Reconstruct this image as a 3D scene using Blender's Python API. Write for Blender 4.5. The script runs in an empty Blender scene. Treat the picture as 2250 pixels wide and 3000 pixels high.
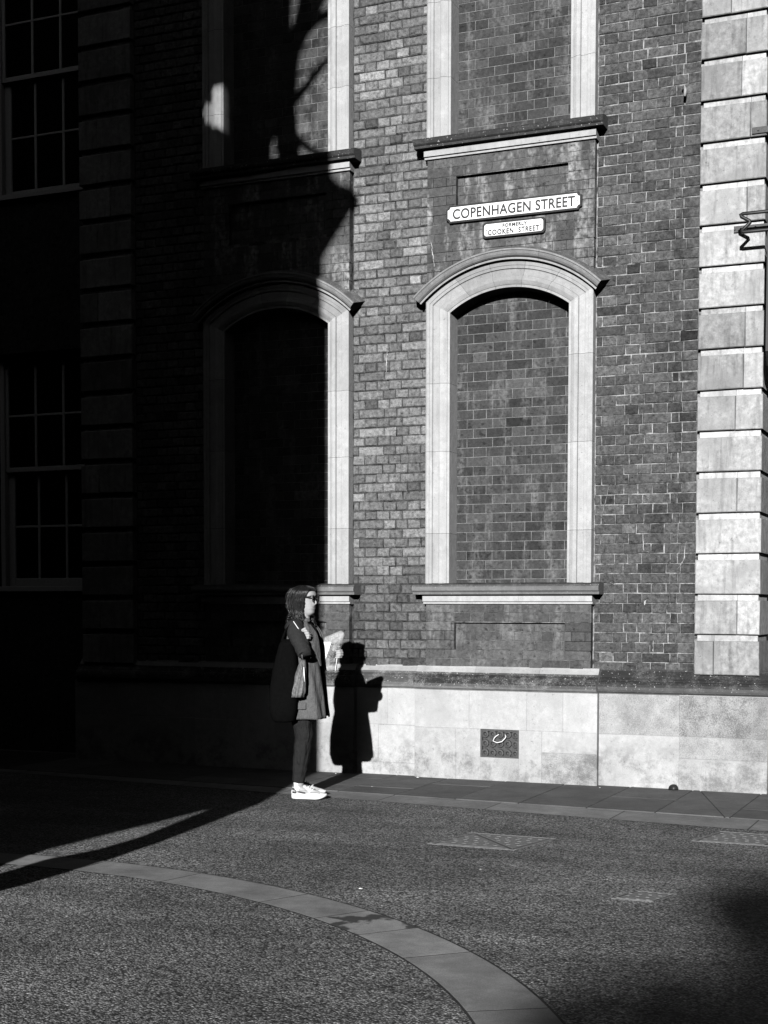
import bpy, bmesh, math, random
from mathutils import Vector, Matrix, Euler, noise
R = math.radians
rnd = random.Random(7)
scene = bpy.context.scene
col = scene.collection

# ------------------------------------------------------------------ camera, sky, sun, exposure
cd = bpy.data.cameras.new('camera'); cam = bpy.data.objects.new('camera', cd); col.objects.link(cam)
cam.matrix_world = Matrix.Translation((0, -11.790, 1.483)) @ Matrix.Rotation(R(23.297), 4, 'Z') @ Matrix.Rotation(R(90-2.705), 4, 'X') @ Matrix.Rotation(R(.1126), 4, 'Z')
cd.sensor_fit = 'AUTO'; cd.sensor_width = 36; cd.lens = 4226.4/3000*36; cd.shift_y = 480.94/3000
cd.clip_end = 500; cd.clip_start = .1
scene.camera = cam
SUN_AZ, SUN_EL = 11.5, 15.6
world = bpy.data.worlds.new('World'); scene.world = world; world.use_nodes = True
wn = world.node_tree; wn.nodes.clear()
sky = wn.nodes.new('ShaderNodeTexSky'); sky.sky_type = 'NISHITA'; sky.sun_disc = False
sky.sun_elevation = R(SUN_EL); sky.sun_rotation = R(180-SUN_AZ)
bw = wn.nodes.new('ShaderNodeRGBToBW'); bg = wn.nodes.new('ShaderNodeBackground'); wo = wn.nodes.new('ShaderNodeOutputWorld')
bg.inputs['Strength'].default_value = .05
wn.links.new(sky.outputs[0], bw.inputs[0]); wn.links.new(bw.outputs[0], bg.inputs[0]); wn.links.new(bg.outputs[0], wo.inputs[0])
sd = bpy.data.lights.new('sun', 'SUN'); sd.energy = 5; sd.angle = R(.53); sd.color = (1, 1, 1)
sun = bpy.data.objects.new('sun', sd); col.objects.link(sun)
sdir = Vector((-math.sin(R(SUN_AZ))*math.cos(R(SUN_EL)), math.cos(R(SUN_AZ))*math.cos(R(SUN_EL)), -math.sin(R(SUN_EL))))
sun.rotation_euler = sdir.to_track_quat('-Z', 'Y').to_euler(); sun.location = (6, -30, 14)
scene.render.engine = 'CYCLES'; scene.cycles.diffuse_bounces = 0
vs = scene.view_settings; vs.view_transform = 'Standard'; vs.look = 'None'; vs.exposure = .5; vs.gamma = 1

# ------------------------------------------------------------------ helpers
class MB:
    """collects faces with a tone (grey) and a stain weight per face; build() links ONE mesh object"""
    def __init__(s): s.v = []; s.f = []; s.t = []; s.s = []
    def add(s, vs, fs, tone=.3, stain=0.):
        o = len(s.v); s.v += [tuple(p) for p in vs]
        for f in fs: s.f.append(tuple(i+o for i in f)); s.t.append(tone); s.s.append(stain)
    def box(s, x0, x1, y0, y1, z0, z1, tone=.3, stain=0., ch=0.):
        if ch: return s.cbox(x0, x1, y0, y1, z0, z1, tone, stain, ch)
        s.add([(x0,y0,z0),(x1,y0,z0),(x1,y1,z0),(x0,y1,z0),(x0,y0,z1),(x1,y0,z1),(x1,y1,z1),(x0,y1,z1)],
              [(0,3,2,1),(4,5,6,7),(0,1,5,4),(1,2,6,5),(2,3,7,6),(3,0,4,7)], tone, stain)
    def cbox(s, x0, x1, y0, y1, z0, z1, tone, stain, ch, j=0.):
        """block with a chamfered, slightly uneven front (front is y0)"""
        q = lambda: (rnd.random()-.5)*2*j
        c = [(x0,z0),(x1,z0),(x1,z1),(x0,z1)]; sx = (1,-1,-1,1); sz = (1,1,-1,-1)
        c = [(a+q(), b+q()) for a, b in c]
        yj = q()*.6
        back = [(a, y1, b) for a, b in c]
        mid = [(a, y0+ch, b) for a, b in c]
        fr = [(a+sx[i]*ch+q()*.5, y0+yj+q()*.3, b+sz[i]*ch+q()*.5) for i, (a, b) in enumerate(c)]
        vs = back+mid+fr; fs = [(8,9,10,11)]
        for i in range(4):
            k = (i+1) % 4
            fs += [(4+i, 4+k, 8+k, 8+i), (i, k, 4+k, 4+i)]
        s.add(vs, fs, tone, stain)
    def prism_x(s, prof, x0, x1, tone=.3, stains=None, n=1):
        """profile [(y,z)] from top back round the front to bottom back, extruded along X"""
        m = len(prof); vs = []
        for k in range(n+1):
            x = x0+(x1-x0)*k/n; vs += [(x, y, z) for y, z in prof]
        for k in range(n):
            for i in range(m-1):
                s.add([vs[k*m+i], vs[k*m+i+1], vs[(k+1)*m+i+1], vs[(k+1)*m+i]], [(0,1,2,3)], tone, stains[i] if stains else 0)
        s.add([vs[i] for i in range(m)], [tuple(reversed(range(m)))], tone, .3)
        s.add([vs[n*m+i] for i in range(m)], [tuple(range(m))], tone, .3)
    def build(s, name, mat, parent=None, smooth=False):
        me = bpy.data.meshes.new(name); me.from_pydata(s.v, [], s.f)
        a = me.attributes.new('tone', 'FLOAT', 'FACE'); a.data.foreach_set('value', s.t)
        a = me.attributes.new('stain', 'FLOAT', 'FACE'); a.data.foreach_set('value', s.s)
        if smooth: me.polygons.foreach_set('use_smooth', [True]*len(me.polygons))
        me.materials.append(mat); me.validate()
        o = bpy.data.objects.new(name, me); col.objects.link(o)
        if parent: o.parent = parent; o.matrix_parent_inverse = Matrix.Identity(4)
        return o

def frames(pts):
    pts = [Vector(p) for p in pts]; T = []
    for i in range(len(pts)):
        d = pts[min(i+1, len(pts)-1)]-pts[max(i-1, 0)]
        T.append(d.normalized() if d.length > 1e-9 else Vector((0,0,1)))
    u = T[0].orthogonal().normalized(); out = []
    for t in T:
        u = (u-t*u.dot(t))
        u = u.normalized() if u.length > 1e-6 else t.orthogonal().normalized()
        out.append((u, t.cross(u)))
    return pts, out
def tube(mb, pts, rad, n=8, tone=.3, caps=True, squash=None):
    pts, F = frames(pts)
    if not hasattr(rad, '__len__'): rad = [rad]*len(pts)
    vs = []; fs = []
    for p, (u, v), r in zip(pts, F, rad):
        for k in range(n):
            a = 2*math.pi*k/n; vs.append(p+u*math.cos(a)*r+v*math.sin(a)*r*(squash or 1))
    for i in range(len(pts)-1):
        for k in range(n):
            k2 = (k+1) % n; fs.append((i*n+k, i*n+k2, (i+1)*n+k2, (i+1)*n+k))
    if caps: fs += [tuple(reversed(range(n))), tuple((len(pts)-1)*n+k for k in range(n))]
    mb.add(vs, fs, tone)
def rtube(mb, pts, rad, n=10, tone=.3):
    """tube with rounded ends (a chain of tapered capsules)"""
    pts = [Vector(p) for p in pts]; rad = list(rad) if hasattr(rad, '__len__') else [rad]*len(pts)
    d0 = (pts[0]-pts[1]).normalized(); d1 = (pts[-1]-pts[-2]).normalized()
    P = []; Q = []
    for a in (80, 55, 28): P.append(pts[0]+d0*rad[0]*math.sin(R(a))); Q.append(rad[0]*math.cos(R(a)))
    P += pts; Q += rad
    for a in (28, 55, 80): P.append(pts[-1]+d1*rad[-1]*math.sin(R(a))); Q.append(rad[-1]*math.cos(R(a)))
    tube(mb, P, Q, n, tone)
def loft(mb, rings, tone=.3, cap0=True, cap1=True, closed=True, stain=0.):
    n = len(rings[0]); vs = [p for r in rings for p in r]; fs = []
    for i in range(len(rings)-1):
        for k in range(n if closed else n-1):
            k2 = (k+1) % n; fs.append((i*n+k, i*n+k2, (i+1)*n+k2, (i+1)*n+k))
    if cap0: fs.append(tuple(reversed(range(n))))
    if cap1: fs.append(tuple((len(rings)-1)*n+k for k in range(n)))
    mb.add(vs, fs, tone, stain)
def lerp(a, b, t): return a+(b-a)*t
def interp(tab, x):
    if x <= tab[0][0]: return tab[0][1:]
    for a, b in zip(tab, tab[1:]):
        if x <= b[0]:
            t = (x-a[0])/(b[0]-a[0]); return tuple(lerp(p, q, t) for p, q in zip(a[1:], b[1:]))
    return tab[-1][1:]
def empty(name, loc=(0,0,0), rz=0.):
    o = bpy.data.objects.new(name, None); col.objects.link(o); o.location = loc; o.rotation_euler = (0,0,rz); o.empty_display_size = .2
    return o
def tag(o, label=None, cat=None, group=None, kind=None):
    if label: o['label'] = label
    if cat: o['category'] = cat
    if group: o['group'] = group
    if kind: o['kind'] = kind
    return o
def evaluated(o, name):
    """replace an object's mesh by its modified mesh"""
    dg = bpy.context.evaluated_depsgraph_get(); me = bpy.data.meshes.new_from_object(o.evaluated_get(dg)); me.name = name
    o.modifiers.clear(); o.data = me
    return o

# ------------------------------------------------------------------ materials (all grey: the photograph is black and white)
def new_mat(name):
    m = bpy.data.materials.new(name); m.use_nodes = True; nt = m.node_tree; b = nt.nodes['Principled BSDF']
    return m, nt, b
class NT:
    def __init__(s, nt): s.nt = nt
    def n(s, typ, **kw):
        nd = s.nt.nodes.new(typ)
        for k, v in kw.items(): setattr(nd, k, v)
        return nd
    def link(s, a, b): s.nt.links.new(a, b)
    def val(s, x, sock):
        if hasattr(x, 'is_output'): s.link(x, sock)
        else: sock.default_value = x
    def math(s, op, a, b=0., c=0., clamp=False):
        nd = s.n('ShaderNodeMath', operation=op, use_clamp=clamp)
        s.val(a, nd.inputs[0]); s.val(b, nd.inputs[1]); s.val(c, nd.inputs[2]); return nd.outputs[0]
    def pos(s, scale=(1,1,1), obj=False):
        o = s.n('ShaderNodeTexCoord').outputs['Object'] if obj else s.n('ShaderNodeNewGeometry').outputs['Position']
        mp = s.n('ShaderNodeMapping'); s.link(o, mp.inputs[0]); mp.inputs['Scale'].default_value = scale
        return mp.outputs[0]
    def noise(s, vec, scale, detail=4, rough=.55, lac=2.):
        nd = s.n('ShaderNodeTexNoise'); s.link(vec, nd.inputs['Vector']); nd.inputs['Scale'].default_value = scale
        nd.inputs['Detail'].default_value = detail; nd.inputs['Roughness'].default_value = rough
        return nd.outputs[0]
    def voro(s, vec, scale, feature='F1', out='Distance'):
        nd = s.n('ShaderNodeTexVoronoi', feature=feature); s.link(vec, nd.inputs['Vector']); nd.inputs['Scale'].default_value = scale
        return nd.outputs[out]
    def ramp(s, x, a, b, lo=0., hi=1.):
        nd = s.n('ShaderNodeMapRange', clamp=True); s.val(x, nd.inputs[0])
        for i, v in enumerate((a, b, lo, hi)): s.val(v, nd.inputs[1+i])
        return nd.outputs[0]
    def mix(s, f, a, b):
        nd = s.n('ShaderNodeMix', data_type='FLOAT'); s.val(f, nd.inputs[0]); s.val(a, nd.inputs[2]); s.val(b, nd.inputs[3]); return nd.outputs[0]
    def attr(s, name): return s.n('ShaderNodeAttribute', attribute_name=name).outputs['Fac']
    def bump(s, h, dist, bsdf, strength=1.):
        nd = s.n('ShaderNodeBump'); s.link(h, nd.inputs['Height']); nd.inputs['Distance'].default_value = dist; nd.inputs['Strength'].default_value = strength
        s.link(nd.outputs[0], bsdf.inputs['Normal'])
def plain(name, g, rough=.7, metal=0., spec=.3, var=.0, scale=60, bump=0.):
    m, nt, b = new_mat(name); t = NT(nt); b.inputs['Roughness'].default_value = rough; b.inputs['Metallic'].default_value = metal
    b.inputs['Specular IOR Level'].default_value = spec
    p = t.pos(); nz = t.noise(p, scale, 5)
    t.link(t.math('MULTIPLY', t.ramp(nz, .25, .75, 1-var, 1+var), g), b.inputs['Base Color'])
    if bump: t.bump(nz, bump, b)
    return m
def m_brick(name, soft=False, rough_b=.004):
    m, nt, b = new_mat(name); t = NT(nt); b.inputs['Roughness'].default_value = .85; b.inputs['Specular IOR Level'].default_value = .15
    p = t.pos(); tone = t.attr('tone'); st = t.attr('stain')
    fine = t.noise(p, 160, 4, .65); mid = t.noise(p, 30, 5, .62); big = t.noise(p, 2.2, 3)
    x = t.math('MULTIPLY', tone, t.ramp(mid, .3, .7, .7 if soft else .45, 1.25 if soft else 1.5))
    x = t.math('MULTIPLY', x, t.ramp(fine, .25, .75, .66 if soft else .5, 1.34 if soft else 1.5))
    x = t.math('MULTIPLY', x, t.ramp(big, .3, .7, .8, 1.2))
    spots = t.ramp(t.noise(t.pos((1,1,1.6)), 17, 4, .6), .59, .68)          # burnt / sooty spots
    x = t.math('MULTIPLY', x, t.mix(t.math('MULTIPLY', spots, .8), 1., .3))
    sz = t.n('ShaderNodeSeparateXYZ'); t.link(p, sz.inputs[0])            # soot beside the right quoin, in ragged streaks
    sk = t.math('MULTIPLY', t.ramp(t.noise(t.pos((1.6,1,.8)), 3.4, 5, .65), .47, .62), t.ramp(sz.outputs[0], -2.85, -2.42)); x = t.math('MULTIPLY', x, t.mix(sk, 1., .5))
    pits = t.ramp(t.noise(p, 75, 2), .66, .72); x = t.math('MULTIPLY', x, t.mix(pits, 1., .5))
    # salt bloom running down, only where the stain attribute asks for it
    bloom = t.math('MULTIPLY', t.ramp(t.noise(t.pos((1,1,.28)), 9, 5, .6), .5, .68), st)
    x = t.mix(t.math('MULTIPLY', bloom, t.ramp(mid, .35, .6)), x, .34)
    t.link(x, b.inputs['Base Color'])
    h = t.math('ADD', t.math('MULTIPLY', mid, 1.), t.math('MULTIPLY', fine, .5)); t.bump(h, rough_b, b)
    return m
def m_stone(name, dirt=.35, streak=.25, rough_b=.003, lo=.0, patch=False):
    m, nt, b = new_mat(name); t = NT(nt); b.inputs['Roughness'].default_value = .9; b.inputs['Specular IOR Level'].default_value = .12
    p = t.pos(); tone = t.attr('tone'); st = t.attr('stain')
    fine = t.noise(p, 130, 5, .7); mid = t.noise(p, 16 if not lo else 21, 6, .7); big = t.noise(p, 3.1, 4, .6)
    x = t.math('MULTIPLY', tone, t.ramp(fine, .25, .75, .85, 1.12))
    x = t.math('MULTIPLY', x, t.ramp(mid, .32, .68, .84 if not lo else .62, 1.1 if not lo else 1.2))
    # sooty patches with their own outline
    soot = t.math('MULTIPLY', t.ramp(big, .47, .66), t.ramp(mid, .38, .6)); x = t.math('MULTIPLY', x, t.mix(t.math('MULTIPLY', soot, dirt), 1., .35))
    run = t.ramp(t.noise(t.pos((1,1,.12)), 22, 4, .6), .5, .72); x = t.math('MULTIPLY', x, t.mix(t.math('MULTIPLY', run, streak), 1., .5))
    if patch:      # splash dirt in ragged patches above the pavement
        sz = t.n('ShaderNodeSeparateXYZ'); t.link(p, sz.inputs[0])
        dm = t.math('MULTIPLY', t.ramp(t.math('ADD', t.noise(p, 5.5, 7, .75), t.math('MULTIPLY', fine, .3)), .62, .76), t.ramp(sz.outputs[2], .42, .2)); x = t.mix(t.math('MULTIPLY', dm, .6), x, .1)
    # lichen and soot crust on ledges (stain attribute)
    gr_ = t.math('ADD', t.math('MULTIPLY', t.noise(p, 115, 5, .75), .55 if not patch else .72), t.math('MULTIPLY', t.noise(p, 9, 6, .7), .6 if not patch else .43))
    cr = t.math('MULTIPLY', t.ramp(gr_, .36, .58), st) if not patch else t.math('MULTIPLY', t.ramp(gr_, .50, .66), t.math('POWER', st, .7))
    x = t.mix(cr, x, .028 if not patch else .05)
    wsp = t.math('MULTIPLY', t.ramp(t.noise(p, 62, 1), .7, .74), t.math('MULTIPLY', st, .8)); x = t.mix(wsp, x, .5)
    pits = t.ramp(t.noise(p, 48, 3, .6), .665, .72); x = t.math('MULTIPLY', x, t.mix(pits, 1., .62))
    t.link(x, b.inputs['Base Color'])
    t.bump(t.math('ADD', mid, t.math('MULTIPLY', fine, .45)), rough_b, b)
    return m
def m_mortar(name, lo=.16):
    m, nt, b = new_mat(name); t = NT(nt); b.inputs['Roughness'].default_value = .95; b.inputs['Specular IOR Level'].default_value = .1
    p = t.pos(); x = t.math('MULTIPLY', t.attr('tone'), t.ramp(t.noise(p, 11, 5, .7), .36, .62, lo, 1.35 if lo < .5 else 1.15))
    x = t.math('MULTIPLY', x, t.ramp(t.noise(p, 120, 3), .3, .7, .75, 1.2)); t.link(x, b.inputs['Base Color'])
    t.bump(t.noise(p, 90, 4), .003, b); return m
def m_asphalt(name):
    m, nt, b = new_mat(name); t = NT(nt); b.inputs['Roughness'].default_value = .8; b.inputs['Specular IOR Level'].default_value = .25
    p = t.pos(); v = t.n('ShaderNodeTexVoronoi'); t.link(p, v.inputs['Vector']); v.inputs['Scale'].default_value = 92
    cellc = t.n('ShaderNodeSeparateColor'); t.link(v.outputs['Color'], cellc.inputs[0])
    v2 = t.n('ShaderNodeTexVoronoi'); t.link(p, v2.inputs['Vector']); v2.inputs['Scale'].default_value = 200
    c2 = t.n('ShaderNodeSeparateColor'); t.link(v2.outputs['Color'], c2.inputs[0])
    big = t.noise(p, .55, 4, .6); mid = t.noise(p, 3.2, 5, .65); warp = t.noise(t.pos((.5, 1.6, 1)), 1.3, 4, .6)
    base = t.ramp(cellc.outputs[0], 0, 1, .03, .37); base = t.math('ADD', base, t.ramp(cellc.outputs[1], .92, 1, 0, .32))
    base = t.math('MULTIPLY', base, t.ramp(c2.outputs[0], 0, 1, .75, 1.25))
    base = t.math('MULTIPLY', base, t.ramp(v.outputs['Distance'], .35, .75, 1.1, .35))
    base = t.math('MULTIPLY', base, t.ramp(big, .3, .7, .74, 1.28)); base = t.math('MULTIPLY', base, t.ramp(mid, .3, .7, .85, 1.15))
    base = t.math('MULTIPLY', base, t.ramp(warp, .3, .7, .66, 1.34))
    t.link(base, b.inputs['Base Color'])
    h = t.math('ADD', t.ramp(v.outputs['Distance'], 0, .7, 1, 0), t.math('MULTIPLY', cellc.outputs[2], .8))
    h = t.math('ADD', h, t.math('MULTIPLY', t.ramp(v2.outputs['Distance'], 0, .7, 1, 0), .3))
    t.bump(h, .0075, b); return m
def m_paving(name, rough_b=.0015, stripes=False):
    m, nt, b = new_mat(name); t = NT(nt); b.inputs['Roughness'].default_value = .75; b.inputs['Specular IOR Level'].default_value = .25
    p = t.pos(); x = t.math('MULTIPLY', t.attr('tone'), t.ramp(t.noise(p, 3.5, 5, .65), .3, .7, .72, 1.25))
    fine = t.noise(p, 170, 4, .7); x = t.math('MULTIPLY', x, t.ramp(fine, .28, .72, .66, 1.34))
    x = t.math('MULTIPLY', x, t.ramp(t.noise(p, 22, 4), .3, .7, .9, 1.1))
    wet = t.math('MULTIPLY', t.ramp(t.noise(p, 5.5, 5, .6), .5, .56), t.attr('stain')); x = t.mix(wet, x, .035)
    gum = t.ramp(t.voro(p, 6.5), .045, .03); x = t.mix(t.math('MULTIPLY', gum, .5), x, .05)
    t.link(x, b.inputs['Base Color']); t.bump(fine, rough_b, b); return m
def m_cloth(name, g, scale=500, var=.25, bump=.0012, rough=.9, fold=0., spec=.15):
    m, nt, b = new_mat(name); t = NT(nt); b.inputs['Roughness'].default_value = rough; b.inputs['Specular IOR Level'].default_value = spec
    p = t.pos(obj=True); nz = t.noise(p, scale, 3, .6); fo = t.noise(t.pos((1,1,.25), obj=True), 22, 4)
    t.link(t.math('MULTIPLY', t.math('MULTIPLY', t.ramp(nz, .25, .75, 1-var, 1+var), t.ramp(t.noise(p, 45, 4), .3, .7, .85, 1.15)), g), b.inputs['Base Color'])
    h = t.math('ADD', t.math('MULTIPLY', nz, bump), t.math('MULTIPLY', fo, fold)); t.bump(h, 1., b); return m

BRICK = m_brick('brick_weathered', rough_b=.006); BRICKN = m_brick('brick_smooth', True, rough_b=.002); MORTAR = m_mortar('mortar'); MORTAR2 = m_mortar('pale_mortar', .6)
STONE = m_stone('dressed_stone', .35, .3); QUOIN = m_stone('quoin_stone', .7, .75, .004, 1.); PLINTH = m_stone('plinth_stone', .45, .12, .004); ASHL = m_stone('ashlar_stone', .4, .1, .004, 0, True)
ASPH = m_asphalt('worn_asphalt'); PAVE = m_paving('paving_stone'); GRAN = m_paving('granite', .002)
WHITE = plain('white_paint', .8, .5, var=.12, scale=35); BLACK = plain('black_paint', .02, .45, var=.3); IRON = plain('cast_iron', .055, .6, .0, .4, .35, 90, .002)
GLASS = plain('dark_glass', .006, .04, 0, .5); LETTER = plain('black_letter_paint', .025, .5, var=.3)
WOOD = plain('white_window_paint', .85, .55, var=.1); ZINC = plain('pale_plastic', .8, .4)
DARKW = plain('dark_wall_render', .05, .9, var=.2, scale=6); BARK = plain('bark', .06, .9, var=.4, scale=25, bump=.01); ROOFM = plain('roof_slate', .05, .8, var=.3, scale=12)

# ------------------------------------------------------------------ the ground
def sheet(name, x0, x1, y0, y1, z, mat, tone=.2):
    mb = MB(); mb.add([(x0,y0,z),(x1,y0,z),(x1,y1,z),(x0,y1,z)], [(0,1,2,3)], tone); o = mb.build(name, mat); tag(o, kind='structure'); return o
road = sheet('road', -70, 70, -90, 60, 0, ASPH)
C = .08165                       # one brick course
# pavement: flags laid against the wall, kerb strip in front. kerb line runs slightly askew to the wall
kin = lambda x: -1.30-(x+4.92)*.0645
kout = lambda x: -1.655-(x+4.76)*.108
pv = MB(); pv.add([(-16,-2.0,.003),(4,-2.0,.003),(4,.2,.003),(-16,.2,.003)], [(0,1,2,3)], .06)
# joint bed under the flags follows the kerb
pv = MB(); xs = [-16+i for i in range(21)]
pv.add([(x, kout(x)+.02, .003) for x in xs]+[(x, .3, .003) for x in xs], [(i, i+1, 22+i, 21+i) for i in range(20)], .05)
pavement = pv.build('pavement', PAVE); tag(pavement, kind='structure')
def slab(mb, poly, z0, z1, tone, ch=.004, stain=0.):
    """flat stone from a convex outline, arris taken off"""
    n = len(poly); cx = sum(p[0] for p in poly)/n; cy = sum(p[1] for p in poly)/n
    def ins(d):
        out = []
        for i in range(n):
            a = Vector(poly[i-1]); b_ = Vector(poly[i]); c = Vector(poly[(i+1) % n])
            e1 = (b_-a).normalized(); e2 = (c-b_).normalized(); n1 = Vector((-e1.y, e1.x)); n2 = Vector((-e2.y, e2.x))
            m_ = (n1+n2); m_ = m_/max(.4, m_.dot(n1)) if m_.length > .01 else n1
            out.append(b_+m_*d)
        return out
    outer = ins(.0055); inner = ins(.0055+ch)
    vs = [(p.x, p.y, z0) for p in outer]+[(p.x, p.y, z1-ch*.6) for p in outer]+[(p.x, p.y, z1) for p in inner]
    fs = [tuple(2*n+i for i in range(n))]
    for i in range(n):
        k = (i+1) % n; fs += [(i, k, n+k, n+i), (n+i, n+k, 2*n+k, 2*n+i)]
    mb.add(vs, fs, tone, stain)
def flag(poly, tone=None):
    mb = MB(); slab(mb, poly, .002, .0075+rnd.random()*.003, tone or rnd.uniform(.095, .14), .003)
    return mb.build('flagstone', PAVE, pavement)
JX = [-8.4,-7.75,-7.15,-6.5,-5.95,-5.42,-4.92,-4.415,-3.89,-3.366,-2.826,-2.306,-1.765,-1.25,-.7,-.2,.35,.95,1.6]
for a, b in zip(JX, JX[1:]):
    k = lambda x: kin(x)
    if abs(a+5.42) < .01 or abs(a+4.92) < .01:
        e = .0
        for y0, y1 in ((-.92, -.40), (-.40, .0)):
            flag([(a,y0),(b,y0),(b,y1),(a,y1)])
        flag([(a,k(a)),(b,k(b)),(b,-.92),(a,-.92)])
    elif abs(a+2.306) < .01:
        flag([(a,k(a)),(-1.80,k(-1.8)),(-2.27,-.01),(a,-.0)]); flag([(-1.80,k(-1.8)),(b,k(b)),(b,0),(-2.27,-.01)])
    else:
        cut = {-4.415: -.54, -2.826: -.74, -1.765: -1.04, -3.366: None, -3.89: None}.get(round(a, 3), rnd.choice([None, -.6, -.85]))
        if cut is None: flag([(a,k(a)),(b,k(b)),(b,0),(a,0)])
        else: flag([(a,k(a)),(b,k(b)),(b,cut),(a,cut)]); flag([(a,cut),(b,cut),(b,0),(a,0)])
kb = MB(); kb.add([(x, kout(x)-.004, .0039) for x in xs]+[(x, kin(x), .0039) for x in xs], [(i, i+1, 22+i, 21+i) for i in range(20)], .06)
kerb = kb.build('kerb', GRAN); tag(kerb, kind='structure')
KX = [-9,-8.1,-7.2,-6.3,-5.3,-4.41,-3.5,-2.53,-1.56,-.6,.4,1.4]
for a, b in zip(KX, KX[1:]):
    mb = MB(); slab(mb, [(a,kout(a)),(b,kout(b)),(b,kin(b)),(a,kin(a))], .001, .0044, rnd.uniform(.22,.27), .0008); mb.build('kerbstone', GRAN, kerb)
# curved band of flush granite in the road
bc = Vector((-5.085, -8.965)); RO, RI = 4.225, 3.905
bm_ = MB()
def arc(rad, a): return (bc.x+rad*math.sin(a), bc.y+rad*math.cos(a))
A0, A1 = R(-62), R(96)
aa = [lerp(A0, A1, i/60) for i in range(61)]
bm_.add([arc(RI-.006, a)+(.0043,) for a in aa]+[arc(RO+.006, a)+(.0043,) for a in aa], [(i, 61+i, 62+i, i+1) for i in range(60)], .035)
band = bm_.build('stone_band', GRAN); tag(band, kind='structure')
angs = [A0]
for a in [-52,-41,-30,-19,-8,4,13.6,25.2,32.2,38.2,45.2,57.5,69,80,96]: angs.append(R(a))
for q, (a, b) in enumerate(zip(angs, angs[1:])):
    nn = 6; mb = MB(); st = .9 if 37 < math.degrees(b) < 40 else .1
    poly = [arc(RO, lerp(a, b, i/nn)) for i in range(nn, -1, -1)]+[arc(RI, lerp(a, b, i/nn)) for i in range(nn+1)]
    slab(mb, poly, .001, .0048, rnd.uniform(.25,.32), .0008, st); mb.build('band_stone', GRAN, band)

# ------------------------------------------------------------------ the brick building
bld = empty('brick_building', (-5, 0, 0)); tag(bld, 'dark brick building with pale stone quoins, plinth and four blind arched windows', 'building')
class Off:
    """parts are modelled in world coordinates; shift them so that they hang under the building's empty"""
def part(mb, name, mat, parent=None, smooth=False):
    o = mb.build(name, mat, parent or bld, smooth)
    if parent is None: o.location = (5, 0, 0)
    return o
XL, XR = -8.25, -1.80
QL, QR = -7.66, -2.32
BAYS = [(-6.872, -5.390), (-4.655, -3.173)]
ZP = .955; ZTOP = 9.4
bricks = []      # (x0,x1,z0,z1,yface,depth,chamfer,jitter,tone,stain,mat index, parent key)
def course_fill(x0, x1, widths, jit=.006):
    """lay the widths (repeating) from x0 to x1"""
    out = []; x = x0; i = 0
    while x < x1-.02:
        w = widths[i % len(widths)]+rnd.uniform(-jit, jit); i += 1
        e = min(x+w, x1)
        if x1-e < .035: e = x1
        out.append((x, e)); x = e
    return out
ncourse = int((7.7-ZP)/C)
STRIPS = [((QL, BAYS[0][0]), [[.105,.118,.118,.118,.235,.05,.07],[.06,.235,.118,.118,.118,.118]], .11, .075, 'dark'),
          ((BAYS[0][1], BAYS[1][0]), [[.115,.118,.118,.118,.265],[.055,.24,.118,.118,.118,.07,.05]], .155, .06, 'left'),
          ((BAYS[1][1], QR), [[.245,.118,.118,.118,.118,.135],[.05,.118,.118,.118,.235,.06,.14]], .074, .25, 'right')]
mort = MB(); mort2 = MB()
for (sx0, sx1), pats, tn, mt, key in STRIPS:
    mort.box(sx0-.02, sx1+.02, 0.014 if key != 'right' else .007, .2, ZP-.05, 7.75, mt)
    for k in range(ncourse):
        z0 = ZP+k*C
        for a, b in course_fill(sx0+.006, sx1-.004, pats[k % 2]):
            tone = tn*rnd.lognormvariate(0, .2)
            if rnd.random() < .06: tone *= rnd.choice([.55, .7, 1.25])
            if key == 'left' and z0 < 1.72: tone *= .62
            g = .0045 if key == 'right' else .0055
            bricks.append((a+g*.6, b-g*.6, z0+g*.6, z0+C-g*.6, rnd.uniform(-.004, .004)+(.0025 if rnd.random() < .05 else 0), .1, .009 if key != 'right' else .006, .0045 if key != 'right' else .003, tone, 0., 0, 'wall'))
def flem(x0, x1, k, off=0.):
    """Flemish bond over x0..x1"""
    S, H = .236, .119; x = x0-((k % 2)*(S/2+H/2)+off) % (S+H); out = []; i = 0
    while x < x1:
        w = S if i % 2 == 0 else H; a, b = max(x, x0), min(x+w, x1); x += w; i += 1
        if b-a > .018: out.append((a, b))
    return out
ZC_LOW = 3.305; UP = 3.81
recesses = []
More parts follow.
